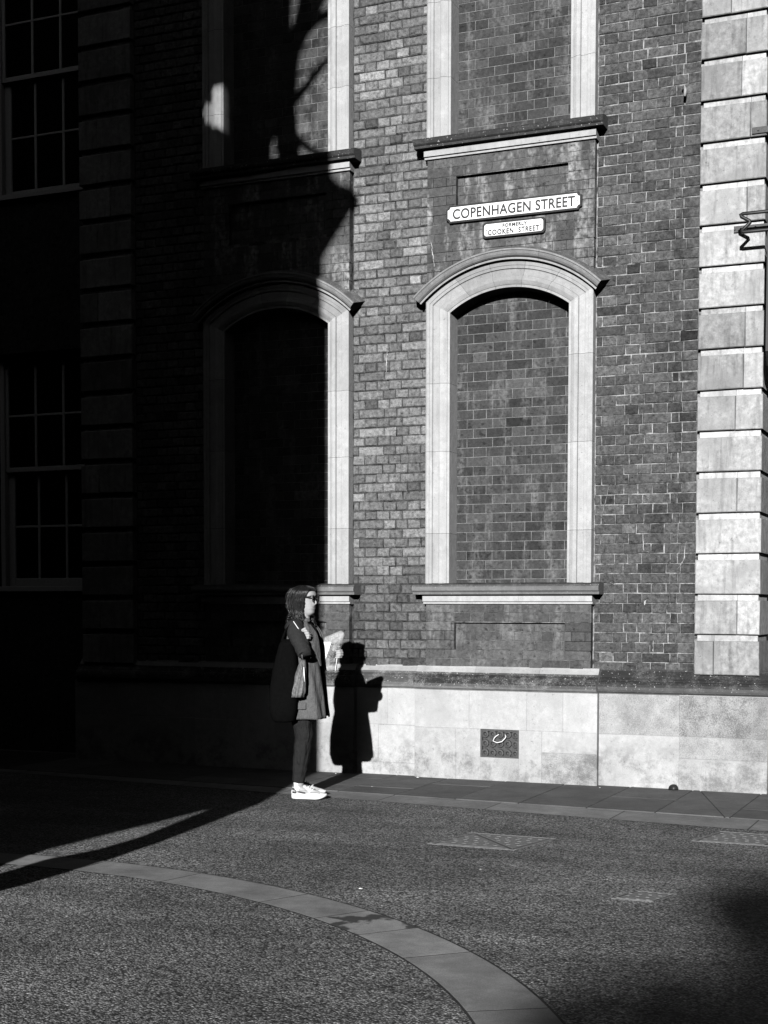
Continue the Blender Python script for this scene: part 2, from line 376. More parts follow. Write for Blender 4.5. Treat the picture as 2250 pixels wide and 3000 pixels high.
for bi, (bx0, bx1) in enumerate(BAYS):
    bcx = (bx0+bx1)/2; yb = -.06
    # panels of gauged brick below and above each window, with a shallow sunk rectangle
    for zlo, zhi, rz0, rz1, zc, lv in ((ZP+.012, 1.525, 1.119, 1.359, None, 0), (4.06, 5.33, 4.80, 5.166, ZC_LOW, 1)):
        rx0, rx1 = bcx-.474, bcx+.512
        # mortar backing
        if zc is None:
            mort.box(bx0+.003, bx1-.003, yb+.0485, .12, zlo-.02, zhi, .16)
        else:
            n = 24; pts = []
            for i in range(n+1):
                x = lerp(bx0+.003, bx1-.003, i/n); r = 1.0; pts.append((x, zc+math.sqrt(max(r*r-(x-bcx)**2, 0))))
            mort.add([(x, yb+.0495, z) for x, z in pts]+[(x, yb+.0495, zhi) for x, z in pts], [(i, i+1, n+2+i, n+1+i) for i in range(n)], .11)
            mort.box(bx0+.003, bx1-.003, yb+.0505, .1, 4.42, zhi, .11)
        kk = math.ceil((zhi-zlo)/C)
        for k in range(kk):
            z0 = zlo+k*(zhi-zlo)/kk; z1 = zlo+(k+1)*(zhi-zlo)/kk; zm = (z0+z1)/2
            inrec = rz0 < zm < rz1
            segs = [(bx0, bx1, yb)] if not inrec else [(bx0, rx0, yb), (rx0, rx1, yb+.045), (rx1, bx1, yb)]
            for a0, a1, yy in segs:
                for a, b in flem(a0, a1, k):
                    if zc is not None and min(math.hypot(x-bcx, z-zc) for x in (a, b) for z in (z0, z1)) < .93: continue
                    tone = .080*rnd.lognormvariate(0, .16)
                    bricks.append((a+.0017, b-.0017, z0+.0018, z1-.0018, yy+rnd.uniform(-.0012,.0012), .09, .0015, .0007, tone, .9 if lv else .35, 1, 'panel'))
    for q0, q1, q2, q3 in ((bx0+.002, bx1-.002, ZP+.012, 1.119), (bx0+.002, bx1-.002, 1.36, 1.525), (bx0+.002, bx1-.002, 4.56, 4.80), (bx0+.002, bx1-.002, 5.167, 5.33)): mort.box(q0, q1, yb+.004, yb+.047, q2, q3, .17)
    # blind windows: brick infill set back in the stone frame
    for dz in (0, UP):
        mort2.box(bcx-.56, bcx+.56, .1385, .22, 1.62+dz, 4.3+dz, .21)
        zlo = 1.655+dz; kk = math.ceil((4.26+dz-zlo)/C)
        for k in range(kk):
            z0 = zlo+k*C; z1 = z0+C
            if z0 > 7.7: break
            for a, b in flem(bcx-.545, bcx+.545, k, .07):
                if math.hypot((a+b)/2-bcx, z0-(ZC_LOW+dz)) > 1.0 and z0 > 3.9+dz: continue
                tone = .050*rnd.lognormvariate(0, .24)
                bricks.append((a+.0026, b-.0026, z0+.0028, z1-.0028, .135+rnd.uniform(-.001,.001), .05, .0012, .0007, tone, .3, 1, 'infill'))
mort_o = part(mort, 'mortar_bed', MORTAR); part(mort2, 'infill_mortar', MORTAR2)
# which bricks show largest (and are in the sun): those become objects of their own
def seen(b):
    x, z = (b[0]+b[1])/2, (b[2]+b[3])/2
    if x < -5.4 or z > 6.9: return 0
    dist = math.hypot(x, 11.8); px = 1125+4226*math.tan(math.atan2(x, 11.79)+R(23.297))
    if px < 0 or px > 2240: return 0
    return (b[1]-b[0])*(b[3]-b[2])*11.8/dist**3
order = sorted(range(len(bricks)), key=lambda i: -seen(bricks[i]))
own = set(order[:300]); rest = [MB(), MB()]
for i, b in enumerate(bricks):
    x0, x1, z0, z1, y, d, ch, j, tone, st, mi, key = b
    mb = MB() if i in own else rest[mi]
    mb.cbox(x0, x1, y, y+d, z0, z1, tone, st, ch, j)
    if i in own:
        o = mb.build('brick', (BRICK, BRICKN)[mi], mort_o)
merged = MB(); o = part(rest[0], 'brickwork', BRICK); me = o.data
# put both remaining lots into one stuff mesh (two material slots)
me.materials.append(BRICKN); n0 = len(me.polygons)
allm = MB(); allm.v = rest[0].v+rest[1].v; k0 = len(rest[0].v); allm.f = rest[0].f+[tuple(i+k0 for i in f) for f in rest[1].f]; allm.t = rest[0].t+rest[1].t; allm.s = rest[0].s+rest[1].s
bpy.data.objects.remove(o); o = part(allm, 'brickwork', BRICK); o.data.materials.append(BRICKN)
o.data.polygons.foreach_set('material_index', [0]*len(rest[0].f)+[1]*(len(allm.f)-len(rest[0].f))); o['kind'] = 'stuff'
# core behind everything, the unseen upper wall, the right-hand return and the recessed left wing
core = MB(); core.box(XL+.05, XR-.05, .2, 7, -.1, ZTOP, .07); core.box(XL+.02, XR-.02, -.02, .2, 7.75, ZTOP, .07); part(core, 'wall_core', MORTAR)
rf = MB(); rf.prism_x([(.0,ZTOP+.3),(-.35,ZTOP+.25),(-.35,ZTOP+.1),(-.05,ZTOP),(7,ZTOP),(7,ZTOP+.3)], XL-.3, XR+.3, .4); part(rf, 'cornice', STONE)
# quoins: rusticated blocks with a sunk channel along the top of each
def quoin_course(x0, x1, z0, z1, yf, split, side):
    ch = .052
    segs = [(x0, x1)] if split is None else [(x0, split-.0015), (split+.0015, x1)]
    for a, b in segs:
        mb = MB(); tn = rnd.uniform(.27, .47)*(1.03 if z0 < 2 else 1)
        mb.cbox(a, b, yf, .45, z0+.003, z1-ch, tn, 0., .006, .002)
        l = a+(.017 if a == x0 else 0); r = b-(.017 if b == x1 else 0)
        mb.box(l, r, yf+.036, .43, z1-ch+.0005, z1+.0025, min(.64, tn*1.5), 0)
        part(mb, 'quoin_stone', QUOIN)
ZQ0 = .946; QH = .3265
SPL = {0: .30, 1: .655, 3: None, 4: .63, 5: None, 6: .59, 8: .72, 9: None, 10: None, 11: .72, 12: None, 13: .76, 15: .68}
for k in range(21):
    s_ = SPL.get(k, rnd.choice([None, .62, .7, .45])); z0 = ZQ0+k*QH
    quoin_course(QR+.005, XR, z0, z0+QH, -.055, None if s_ is None else lerp(QR, XR, s_), 1)
    s_ = rnd.choice([None, None, .35, .6])
    quoin_course(XL, QL-.005, z0, z0+QH, -.055, None if s_ is None else lerp(XL, QL, s_), -1)
# plinth: moulded course above big ashlar blocks; it breaks forward under each bay
def pl_prof(d, topy):
    return [(topy+.08,.985),(topy,.982),(topy-.004,.966),(topy-.032,.930),(topy-.034,.912),(topy-.046,.905),(topy-.066,.893),(topy-.068,.885),
            (topy-.088,.876),(topy-.103,.858),(topy-.108,.836),(topy-.104,.812),(topy-.092,.794),(topy-.076,.785),(topy-.072,.778),(topy+.1,.778)]
PST = [0,0,.05,.9,1,1,1,.9,1,1,.8,.45,.4,.5,.4]
pb = .075    # how far the plinth is wider than the bay
segs = []; x = XL-.05
for bx0, bx1 in BAYS:
    segs.append((x, bx0-pb-.006, 0., .85)); segs.append((bx0-pb, bx1+pb, -.06, 1.)); x = bx1+pb+.001
segs.append((x, XR+.1, 0., 1.))
for x0, x1, yo, sw in segs:
    L = x1-x0; n = max(1, round(L/.62)); cuts = [x0]+[lerp(x0, x1, (i+rnd.uniform(-.12,.12))/n) for i in range(1, n)]+[x1]
    for a, b in zip(cuts, cuts[1:]):
        mb = MB(); tn = rnd.uniform(.32,.40); sv = [min(1, q*sw) for q in PST]
        if yo == 0. and x0 > -4: tn *= .5; sv = [.5,.9,1,1,1,1,1,1,1,.9,.6,.5,.5,.4,.3]
        if yo < 0: sv[2] = 0.
        mb.prism_x(pl_prof(0, yo), a+.0008, b-.0008, tn, sv, max(2, int((b-a)/.1))); part(mb, 'plinth_moulding', PLINTH, None)
# ashlar: list of rectangles (x0,x1,z0,z1,yface,tone,stain)
def ash(rects, yf):
    for r in rects:
        x0, x1, z0, z1 = r[:4]; tn = r[4]*.93 if len(r) > 4 else rnd.uniform(.40,.46); st = r[5] if len(r) > 5 else 0
        mb = MB(); mb.cbox(x0+.0015, x1-.0015, yf+rnd.uniform(-.002,.002), yf+.28, z0+.0015, z1-.0015, tn, st, .002, .001); mb.box(x1-.0015, x1+.0015, yf+.003, yf+.1, z0, z1, .5); mb.box(x0, x1-.0016, yf+.0036, yf+.1, z1-.0015, z1+.0015, .5); part(mb, 'ashlar_block', ASHL)
b2 = (BAYS[1][0]-pb, BAYS[1][1]+pb); b1 = (BAYS[0][0]-pb, BAYS[0][1]+pb)
GX0, GX1, GZ0, GZ1 = -4.123, -3.775, .204, .447
ash([(b2[0],-4.223,.447,.778,.46),(-4.223,-3.706,.447,.778,.46),(-3.706,-3.39,.447,.778,.46),(-3.39,b2[1],.447,.778,.52),
     (b2[0],-4.346,.0,.447,.46,.08),(-4.346,GX0,.0,.447,.47,.08),(GX0,GX1,.0,GZ0,.46,.1),(GX1,-3.572,0,.447,.48,.03),(-3.572,b2[1],.268,.447,.48),(-3.572,b2[1],0,.268,.46,.35)], -.13)
ash([(b1[1],-5.012,.452,.778),(-5.012,b2[0],.452,.778,.5),(b1[1],-5.1,.115,.452,.5),(-5.1,b2[0],.115,.452,.5),(b1[1],-4.99,0,.115,.48),(-4.99,b2[0],0,.115,.48)], -.07)
ash([(b2[1],-2.902,.44,.778,.45,.3),(-2.902,-2.425,.44,.778,.42,.3),(b2[1],-2.425,0,.44,.5,.05)], -.07)
ash([(-2.425,-1.84,.44,.778,.38,.55),(-1.84,XR+.08,.44,.778,.36,.5),(-2.425,-1.92,.263,.44,.46,.3),(-1.92,XR+.08,.263,.44,.4,.4),(-2.425,XR+.08,0,.263,.46,.12)], -.085)
ash([(b1[0],-6.4,.45,.778),(-6.4,-5.9,.45,.778),(-5.9,b1[1],.45,.778),(b1[0],-6.1,0,.45),(-6.1,b1[1],0,.45)], -.13)
ash([(XL-.08,-7.5,.45,.778),(-7.5,b1[0],.45,.778),(XL-.08,-7.7,0,.45),(-7.7,b1[0],0,.45)], -.07)
# stone dressings of the blind windows
HW, RIN = .528, .887
ARC_P = [(.213,.03),(.213,-.078),(.200,-.088),(.176,-.088),(.174,-.083),(.150,-.083),(.147,-.071),(.140,-.070),(.092,-.070),(.088,-.086),(.078,-.088),(.055,-.083),(.035,-.072),(.022,-.064),(.020,-.058),(.0,-.056),(.0,.142)]
AST = [0,0,.1,0,.1,0,.2,.1,.1,.15,0,0,0,0,0,0]
HOOD = [(1.250,.03),(1.243,-.0),(1.19,-.150),(1.186,-.166),(1.172,-.168),(1.168,-.160),(1.160,-.163),(1.146,-.160),(1.132,-.148),(1.124,-.132),(1.121,-.118),(1.119,-.125),(1.104,-.125),(1.1025,-.10),(1.1015,-.06)]
HST = [.5,.75,.5,.3,.3,.5,.45,.3,.25,.2,0,0,0,0]
def arch_seg(mb, prof, cx, zc, a0, a1, n, tone, st, r_is_offset):
    m = len(prof); g = []
    for i in range(n+1):
        a = lerp(a0, a1, i/n)
        for u, y in prof:
            r = RIN+u if r_is_offset else u; g.append((cx+r*math.sin(a), y, zc+r*math.cos(a)))
    for i in range(n):
        for k in range(m-1): mb.add([g[i*m+k], g[i*m+k+1], g[(i+1)*m+k+1], g[(i+1)*m+k]], [(3,2,1,0)], tone, st[k])
    mb.add(g[:m], [tuple(range(m))], tone, .3); mb.add(g[n*m:], [tuple(reversed(range(m)))], tone, .3)
def blind_window(cx, dz):
    root = empty('blind_window', (cx+5, 0, dz)); root.parent = bld
    def pt(mb, name): return mb.build(name, STONE, root, False)
    zc = ZC_LOW
    top = [zc+math.sqrt((RIN+u)**2-(HW+u)**2) for u, y in ARC_P]
    for s in (-1, 1):
        zs = [1.692]+sorted([rnd.uniform(2.1,2.3), rnd.uniform(2.75,2.95), rnd.uniform(3.4,3.6)])+[None]
        for a, b in zip(zs, zs[1:]):
            mb = MB(); tn = rnd.uniform(.40,.48); n = 1
            lo = [(s*(HW+u), y, a+.0012) for u, y in ARC_P]
            hi = [(s*(HW+u), y, (b-.0012) if b else top[i]) for i, (u, y) in enumerate(ARC_P)]
            for k in range(len(ARC_P)-1):
                q = [lo[k], lo[k+1], hi[k+1], hi[k]]
                mb.add(q, [(0,1,2,3) if s < 0 else (3,2,1,0)], tn, AST[k])
            if b: mb.add(hi, [tuple(range(len(hi)))], tn)
            pt(mb, 'jamb_stone')
    # arch: mitred on to the jambs at x = HW+u, so the end angle depends on u
    am = [math.asin((HW+u)/(RIN+u)) for u, y in ARC_P]
    N = 5; m = len(ARC_P)
    for q in range(N):
        mb = MB(); tn = rnd.uniform(.32,.42); g = []; n = 7; e = .0011
        for i in range(n+1):
            f = (q+i/n)/N*2-1
            for k, (u, y) in enumerate(ARC_P):
                a = f*am[k]+(e if i == 0 and q else (-e if i == n and q < N-1 else 0)); r = RIN+u
                g.append((r*math.sin(a), y, zc+r*math.cos(a)))
        for i in range(n):
            for k in range(m-1): mb.add([g[i*m+k], g[i*m+k+1], g[(i+1)*m+k+1], g[(i+1)*m+k]], [(3,2,1,0)], tn, AST[k]+.1)
        mb.add(g[:m], [tuple(range(m))], tn); mb.add(g[n*m:], [tuple(reversed(range(m)))], tn)
        pt(mb, 'arch_stone')
    HA = R(44.3); N = 3
    for q in range(N):
        mb = MB(); a0 = lerp(-HA, HA, q/N)+.0008; a1 = lerp(-HA, HA, (q+1)/N)-.0008
        arch_seg(mb, HOOD, 0, zc, a0, a1, 12, rnd.uniform(.26,.34), HST, False); pt(mb, 'hood_mould')
    # sill: nosing with a rounded edge, fillet, fascia and bed mould
    dark = 1.0
    nose = [(.1,1.705),(-.065,1.700),(-.13,1.690),(-.152,1.682),(-.166,1.668),(-.171,1.652),(-.166,1.634),(-.154,1.624),(-.148,1.622),(-.148,1.601),(-.07,1.600),(.1,1.600)]
    ns = [.6,.95,.8,.7,.4,.22,.25,.3,.4,.4,.1]
    if dz > 1: ns = [1,1,1,1,.95,.9,.9,.8,.85,.7,.1]
    fas = [(.1,1.5995),(-.100,1.5995),(-.100,1.541),(-.082,1.540),(-.082,1.520),(-.07,1.517),(.1,1.517)]
    for q in range(2):
        mb = MB(); a, b = ((-.829, .12), (.1208, .829))[q]; mb.prism_x(nose, a, b, rnd.uniform(.21,.25) if dz < 1 else .13, ns, 12); pt(mb, 'sill_nosing')
        mb = MB(); a, b = ((-.757, .12), (.1208, .757))[q]; mb.prism_x(fas, a, b, rnd.uniform(.38,.44), [0,0,.15,0,.1,0], 6); pt(mb, 'sill_fascia')
    return root
for bx0, bx1 in BAYS:
    for dz in (0, UP): blind_window((bx0+bx1)/2, dz)
# cast-iron air grille in the plinth
gr = MB(); gy = -.118; W, H_ = GX1-GX0, GZ1-GZ0
gr.box(GX0+.002, GX1-.002, gy+.028, gy+.06, GZ0+.002, GZ1-.002, .05)
for a, b, c, d in ((GX0+.001, GX1-.001, GZ0+.001, GZ0+.016), (GX0+.001, GX1-.001, GZ1-.016, GZ1-.001), (GX0+.001, GX0+.016, GZ0+.016, GZ1-.016), (GX1-.016, GX1-.001, GZ0+.016, GZ1-.016)):
    gr.box(a, b, gy, gy+.03, c, d, .06)
grille = part(gr, 'air_grille', IRON)
for i in range(5):
    for k in range(3):
        cx, cz = GX0+W*(i+.58)/5.15, GZ0+H_*(k+.52)/3.04; mb = MB(); n = 14
        ro, ri = .034, .013; vs = []; 
        for r_, y_ in ((ro, gy+.03), (ro-.002, gy+.004), (ri+.006, gy+.002), (ri, gy+.008), (ri, gy+.03)):
            vs.append([(cx+r_*math.cos(2*math.pi*q/n), y_, cz+r_*math.sin(2*math.pi*q/n)) for q in range(n)])
        loft(mb, vs, .06, False, False); mb.build('grille_ring', IRON, grille)
# left wing, set back, with tall sash windows
wg = MB()
wy = .45
for x0, x1, z0, z1 in ((-15,-9.74,0,ZTOP),(-8.38,XL+.3,0,ZTOP),(-9.74,-8.38,0,1.66),(-9.74,-8.38,4.09,5.65),(-9.74,-8.38,8.08,ZTOP)): wg.box(x0, x1, wy, wy+.5, z0, z1, .07)
wg.box(-15, XL+.04, wy+.7, 7, 0, ZTOP, .05)
part(wg, 'wing_wall', m_brick('brick_wing'))
def sash(dz):
    root = empty('sash_window', (-9.06+5, .56, dz)); root.parent = bld
    hw = .61
    def bar(name, x0, x1, y0, y1, z0, z1, par=root):
        mb = MB(); mb.cbox(x0, x1, y0, y1, z0, z1, .6, 0, .004, 0); return mb.build(name, WOOD, par)
    z0, z1, zm = 1.70, 4.10, 2.915
    bar('frame_side', -hw, -hw+.055, -.03, .12, z0, z1); bar('frame_side', hw-.055, hw, -.03, .12, z0, z1); bar('frame_head', -hw+.056, hw-.056, -.03, .12, z1-.06, z1)
    bar('sill', -hw-.04, hw+.04, -.16, .12, z0-.055, z0-.001)
    for nm, a, b, y in (('lower_sash', z0+.001, zm-.012, .035), ('upper_sash', zm-.03, z1-.061, -.005)):
        e = empty(nm, (0, 0, 0)); e.parent = root
        st = .075 if nm == 'lower_sash' else .035
        bar('stile', -hw+.056, -hw+.056+st, y, y+.035, a, b, root); bar('stile', hw-.056-st, hw-.056, y, y+.035, a, b, root)
        bt = .085 if nm == 'lower_sash' else .05
        xi = hw-.057-st
        bar('rail', -xi, xi, y, y+.035, a, a+bt, root); bar('rail', -xi, xi, y, y+.035, b-.045, b, root)
        zc = (a+bt+b-.045)/2
        for xb in (-.18, .165): bar('glazing_bar', xb-.013, xb+.013, y+.004, y+.03, a+bt+.001, b-.046, root)
        for u0, u1 in ((-xi,-.194),(-.166,.151),(.179,xi)): bar('glazing_bar', u0, u1, y+.004, y+.03, zc-.011, zc+.011, root)
        for i, (u0, u1) in enumerate(((-xi,-.18),(-.18,.165),(.165,xi))):
            for v0, v1 in ((a+bt, zc), (zc, b-.045)):
                mb = MB(); mb.add([(u0,y+.018,v0),(u1,y+.018,v0),(u1,y+.018,v1),(u0,y+.018,v1)], [(0,1,2,3)], .01); mb.build('pane', GLASS, root)
        bpy.data.objects.remove(e)
    mb = MB(); mb.box(-hw, hw, .3, .32, z0, z1, .02); mb.build('dark_blind', BLACK, root)
for dz in (0, 3.99): sash(dz)

# ------------------------------------------------------------------ street name plates
def text_mesh(name, s, width, height, depth, mat, parent, loc, bold=.0, sp=1.):
    cu = bpy.data.curves.new(name, 'FONT'); cu.body = s; cu.align_x = 'CENTER'; cu.align_y = 'CENTER'; cu.extrude = .5; cu.resolution_u = 6; cu.offset = bold; cu.space_character = sp
    o = bpy.data.objects.new(name, cu); col.objects.link(o); bpy.context.view_layer.update()
    dg = bpy.context.evaluated_depsgraph_get(); me = bpy.data.meshes.new_from_object(o.evaluated_get(dg)); bpy.data.objects.remove(o)
    xs = [v.co.x for v in me.vertices]; ys = [v.co.y for v in me.vertices]; cx, cy = (min(xs)+max(xs))/2, (min(ys)+max(ys))/2
    kx, ky = width/(max(xs)-min(xs)), height/(max(ys)-min(ys))
    for v in me.vertices: x, y, z = v.co; v.co = ((x-cx)*kx, -z*depth, (y-cy)*ky)
    me.materials.clear(); me.materials.append(mat); me.flip_normals() if False else None
    # one object for each letter: split the mesh into its connected pieces
    n = len(me.vertices); par = list(range(n))
    def find(a):
        while par[a] != a: par[a] = par[par[a]]; a = par[a]
        return a
    for e in me.edges: par[find(e.vertices[0])] = find(e.vertices[1])
    comp = {}
    for f in me.polygons: comp.setdefault(find(f.vertices[0]), []).append(tuple(f.vertices))
    for fs in comp.values():
        idx = sorted({i for f in fs for i in f}); mp = {i: k for k, i in enumerate(idx)}
        m2 = bpy.data.meshes.new(name); m2.from_pydata([tuple(me.vertices[i].co) for i in idx], [], [tuple(mp[i] for i in f) for f in fs]); m2.materials.append(mat)
        t = bpy.data.objects.new(name, m2); col.objects.link(t); t.parent = parent; t.location = loc
def notched(x0, x1, z0, z1, c, concave=True, n=5):
    out = []
    for cx, cz, a0 in ((x0, z0, 90), (x1, z0, 180), (x1, z1, 270), (x0, z1, 0)):
        for i in range(n+1):
            a = R(a0-90*i/n) if concave else None
            if concave: out.append((cx+c*math.cos(a), cz+c*math.sin(a)))
    if not concave:
        out = []
        for cx, cz, a0 in ((x0+c, z0+c, 180), (x1-c, z0+c, 270), (x1-c, z1-c, 0), (x0+c, z1-c, 90)):
            for i in range(n+1): a = R(a0+90*i/n); out.append((cx+c*math.cos(a), cz+c*math.sin(a)))
    return out
def plate(name, w, h, c, loc, label, concave, lines):
    root = empty(name, loc); tag(root, label, 'street sign', 'street name plates')
    def pan(nm, ww, hh, cc, y0, y1, mat, j=0.):
        o_ = notched(-ww/2, ww/2, -hh/2, hh/2, cc, concave); n = len(o_); mb = MB()
        mb.add([(x, y0, z) for x, z in o_]+[(x, y1, z) for x, z in o_], [tuple(range(n))]+[(i, n+i, n+(i+1) % n, (i+1) % n) for i in range(n)], .5); return mb.build(nm, mat, root)
    pan('border', w, h, c, -.016, .014, BLACK); 
    pan('plate', w-.030, h-.030, c*.9, -.0185, -.0163, WHITE)
    for s, wd, ht, x, z, bold, sp in lines: text_mesh('letter', s, wd, ht, .004, LETTER, root, (x, -.0195, z), bold, sp)
    for x in (-w/2+.035, w/2-.035):
        mb = MB(); tube(mb, [(x, -.0182, 0), (x, -.021, 0)], .005, 8); mb.build('screw', IRON, root)
    return root
plate('street_sign', 1.19, .146, .026, (-3.871, -.0765, 4.840), 'long white plate reading COPENHAGEN STREET, black rim, above the lit arch', True, [('COPENHAGEN STREET', 1.075, .086, .004, -.002, .018, 1.05)])
plate('street_sign', .548, .130, .026, (-3.862, -.0765, 4.674), 'small white plate reading FORMERLY COOKEN STREET under the longer plate', False, [('FORMERLY', .215, .031, .012, .027, .035, 1.15), ('COOKEN  STREET', .45, .045, .0, -.022, .03, 1.2)])

# ------------------------------------------------------------------ shadow casters outside the frame (left of the view, across the lane)
YC = -8.2; KX_, KZ_ = math.tan(R(SUN_AZ))*8.2, math.tan(R(SUN_EL))/math.cos(R(SUN_AZ))*8.2
def up(x, z): return x+KX_, z+KZ_       # a point of the shadow on the wall, carried back along the sun's ray to the plane y = YC
ob = empty('lane_building', (-9, -12, 0)); tag(ob, 'tall building on the far left outside the frame, its shadow covers the left windows', 'building')
def opart(mb, name, mat):
    o = mb.build(name, mat, ob); o.location = (9, 12, 0); return o
ze = up(0, 4.72)[1]; xe = up(-5.70, 0)[0]
mb = MB(); mb.box(-16, -4.63, -17, YC, 0, 1.25, .05); mb.box(-16, -4.48, -17, YC, 1.251, 1.78, .05); opart(mb, 'ground_storey', DARKW)
mb = MB(); mb.box(-16, xe-.06, -17, YC+.02, 1.781, ze, .05); opart(mb, 'upper_wall', DARKW)
xt, zt = up(-5.36, 5.02); mb = MB()
prof = [(xe-.05, ze), (xe+.03, ze+.03), (xe+.10, zt-.16), (xt-.14, zt-.07), (xt, zt-.02), (xt-.03, zt+.05), (xt-.2, zt+.13), (xe+.07, zt+.2), (xe+.10, zt+.36), (xe-.02, zt+.42), (-16, zt+.42), (-16, ze)]
n = len(prof); mb.add([(x, YC+.25, z) for x, z in prof]+[(x, -17, z) for x, z in prof], [tuple(range(n)), tuple(reversed(range(n, 2*n)))]+[(i, n+i, n+(i+1) % n, (i+1) % n) for i in range(n)], .05); opart(mb, 'cornice', DARKW)
# gable wall above the cornice, with gaps shaped to let lit spots through
gz = zt+.43; xg = up(-6.03, 0)[0]; hx0, hz0 = up(-6.87, 5.82); hx1, hz1 = up(-6.64, 6.24)
mb = MB()
gcols = [(-99, -6.875, []), (-6.875, -6.83, [(5.96, 6.03)]), (-6.83, -6.765, [(5.90, 6.09)]), (-6.765, -6.70, [(5.86, 6.22)]), (-6.70, -6.655, [(5.84, 6.24)]), (-6.655, -6.235, []), (-6.235, -6.215, [(5.64, 5.78)]), (-6.215, -6.195, [(5.58, 5.83)]), (-6.195, -6.175, [(5.54, 5.70)]), (-6.175, -6.17, []), (-6.17, -6.03, [])]
for ga, gb, gaps in gcols:
    x0_, x1_ = max(-16, up(ga, 0)[0]), up(gb, 0)[0]; z_ = gz
    for h0, h1 in gaps: mb.box(x0_, x1_, YC-.05, YC, z_, up(0, h0)[1], .05); z_ = up(0, h1)[1]
    mb.box(x0_, x1_, YC-.05, YC, z_, 13, .05)
mb.box(-16, xg-1.2, -17, YC-.5, gz, 12, .05); opart(mb, 'gable', DARKW)
tr = empty('lane_tree', (-4.2, YC, 0)); tag(tr, 'bare street tree beside the lane building, outside the frame on the left', 'tree')
def tpart(mb, name): o = mb.build(name, BARK, tr, True); o.location = (4.2, -YC, 0); return o
mb = MB(); xw = up(-5.67, 0)[0]; tube(mb, [(-4.60,YC,-.1),(-4.56,YC,.4),(-4.46,YC,.7),(-4.35,YC,.87),(-4.22,YC,1.02),(-4.14,YC,1.2),(-4.11,YC,1.42),(-4.08,YC,1.7),(xw-.15,YC,2.1),(xw-.135,YC,3.4),(xw-.13,YC,5),(xw-.13,YC,ze+.1),(xw-.2,YC,ze+.6)], [.18,.15,.13,.15,.12,.105,.12,.14,.14,.13,.13,.13,.09], 12, .06); tpart(mb, 'trunk')
for pts, r in (([(-6.1,6.08),(-5.98,6.15),(-5.85,6.27),(-5.74,6.40),(-5.63,6.46)], [.06,.05,.04,.035,.03]), ([(-6.1,5.86),(-6.0,5.80),(-5.86,5.68),(-5.72,5.60),(-5.62,5.60)], [.06,.05,.04,.035,.03]),
               ([(-6.1,6.45),(-6.0,6.62),(-5.9,6.74),(-5.78,6.82),(-5.62,6.85)], [.1,.09,.07,.06,.05]), ([(-6.05,5.2),(-6.0,5.5),(-6.02,5.8),(-6.06,6.1),(-6.03,6.45),(-5.98,6.7),(-5.85,7.2)], [.06,.07,.06,.07,.07,.07,.06]),
               ([(-5.75,5.2),(-5.68,5.38),(-5.72,5.5),(-5.8,5.6)], [.09,.07,.05,.03]), ([(-5.95,6.8),(-5.8,6.95),(-5.65,7.2)], [.08,.09,.1])):
    mb = MB(); tube(mb, [(up(x, z)[0], YC, up(x, z)[1]) for x, z in pts], r, 8, .06); tpart(mb, 'limb')
for i in range(9):
    x, z = rnd.uniform(-6.05, -5.85), rnd.uniform(5.45, 6.75); a = rnd.uniform(-.9, 1.2); P = []
    for k in range(6): P.append((up(x, z)[0], YC-.1+rnd.uniform(-.3, .3)*0, up(x, z)[1])); x += .055*math.cos(a); z += .055*math.sin(a); a += rnd.uniform(-.5, .5)
    mb = MB(); tube(mb, P, [.02,.018,.016,.013,.01,.006], 6, .06); tpart(mb, 'twig')


# unseen blocks added around the camera to cut sky light and keep the shade dark
def plain_block(name, label, x0, x1, y0, y1, h, floors, face):
    root = empty(name, ((x0+x1)/2, (y0+y1)/2, 0)); tag(root, label, 'building'); ox, oy = (x0+x1)/2, (y0+y1)/2
    mb = MB(); mb.box(x0-ox, x1-ox, y0-oy, y1-oy, 0, h, .05); mb.build('wall', DARKW, root)
    mb = MB(); mb.box(x0-ox-.3, x1-ox+.3, y0-oy-.3, y1-oy+.3, h+.001, h+.4, .05); mb.build('cornice', DARKW, root)
    mb = MB(); mb.add([(x0-ox, y0-oy, h+.41),(x1-ox, y0-oy, h+.41),(x1-ox, y1-oy, h+.41),(x0-ox, y1-oy, h+.41),(0, y0-oy, h+2),(0, y1-oy, h+2)], [(0,1,4),(1,2,5,4),(2,3,5),(3,0,4,5)], .05); mb.build('roof', ROOFM, root)
    for f in range(floors):
        z = 1.1+f*h/floors
        if face == 'W':
            y = y0+2
            while y < y1-2:
                mb = MB(); mb.box(x0-ox-.03, x0-ox-.001, y-oy, y-oy+1.1, z, z+1.8, .02); mb.build('window', GLASS, root); y += 3.2
        else:
            x = x0+1.5
            while x < x1-2:
                mb = MB(); mb.box(x-ox, x-ox+1.1, y1-oy+.001, y1-oy+.03, z, z+1.8, .02); mb.build('window', GLASS, root); x += 3.2
plain_block('sky_blocker', 'long tall block added on the right to cut sky light, outside the frame', 4.6, 16, -25, 10, 24, 7, 'W')
plain_block('sky_blocker', 'low block added far behind the camera to cut sky light, outside the frame', -3, 22, -66, -52, 8.6, 3, 'N')
plain_block('sky_blocker', 'tall block added far behind the camera on its right to cut sky light, outside the frame', 13.8, 30, -66, -25.6, 24, 7, 'W')
plain_block('sky_blocker', 'tall block added far behind the camera on its left to cut sky light, outside the frame', -3.4, 1.9, -58, -42.5, 24, 7, 'N')
plain_block('sky_blocker', 'tall block added on the far left to cut sky light, outside the frame', -40, -16.2, -17, 9, 15, 4, 'N')
plain_block('sky_blocker', 'tall block added behind the lane building on the left to cut sky light, outside the frame', -30, -3.6, -58, -17.6, 24, 7, 'N')

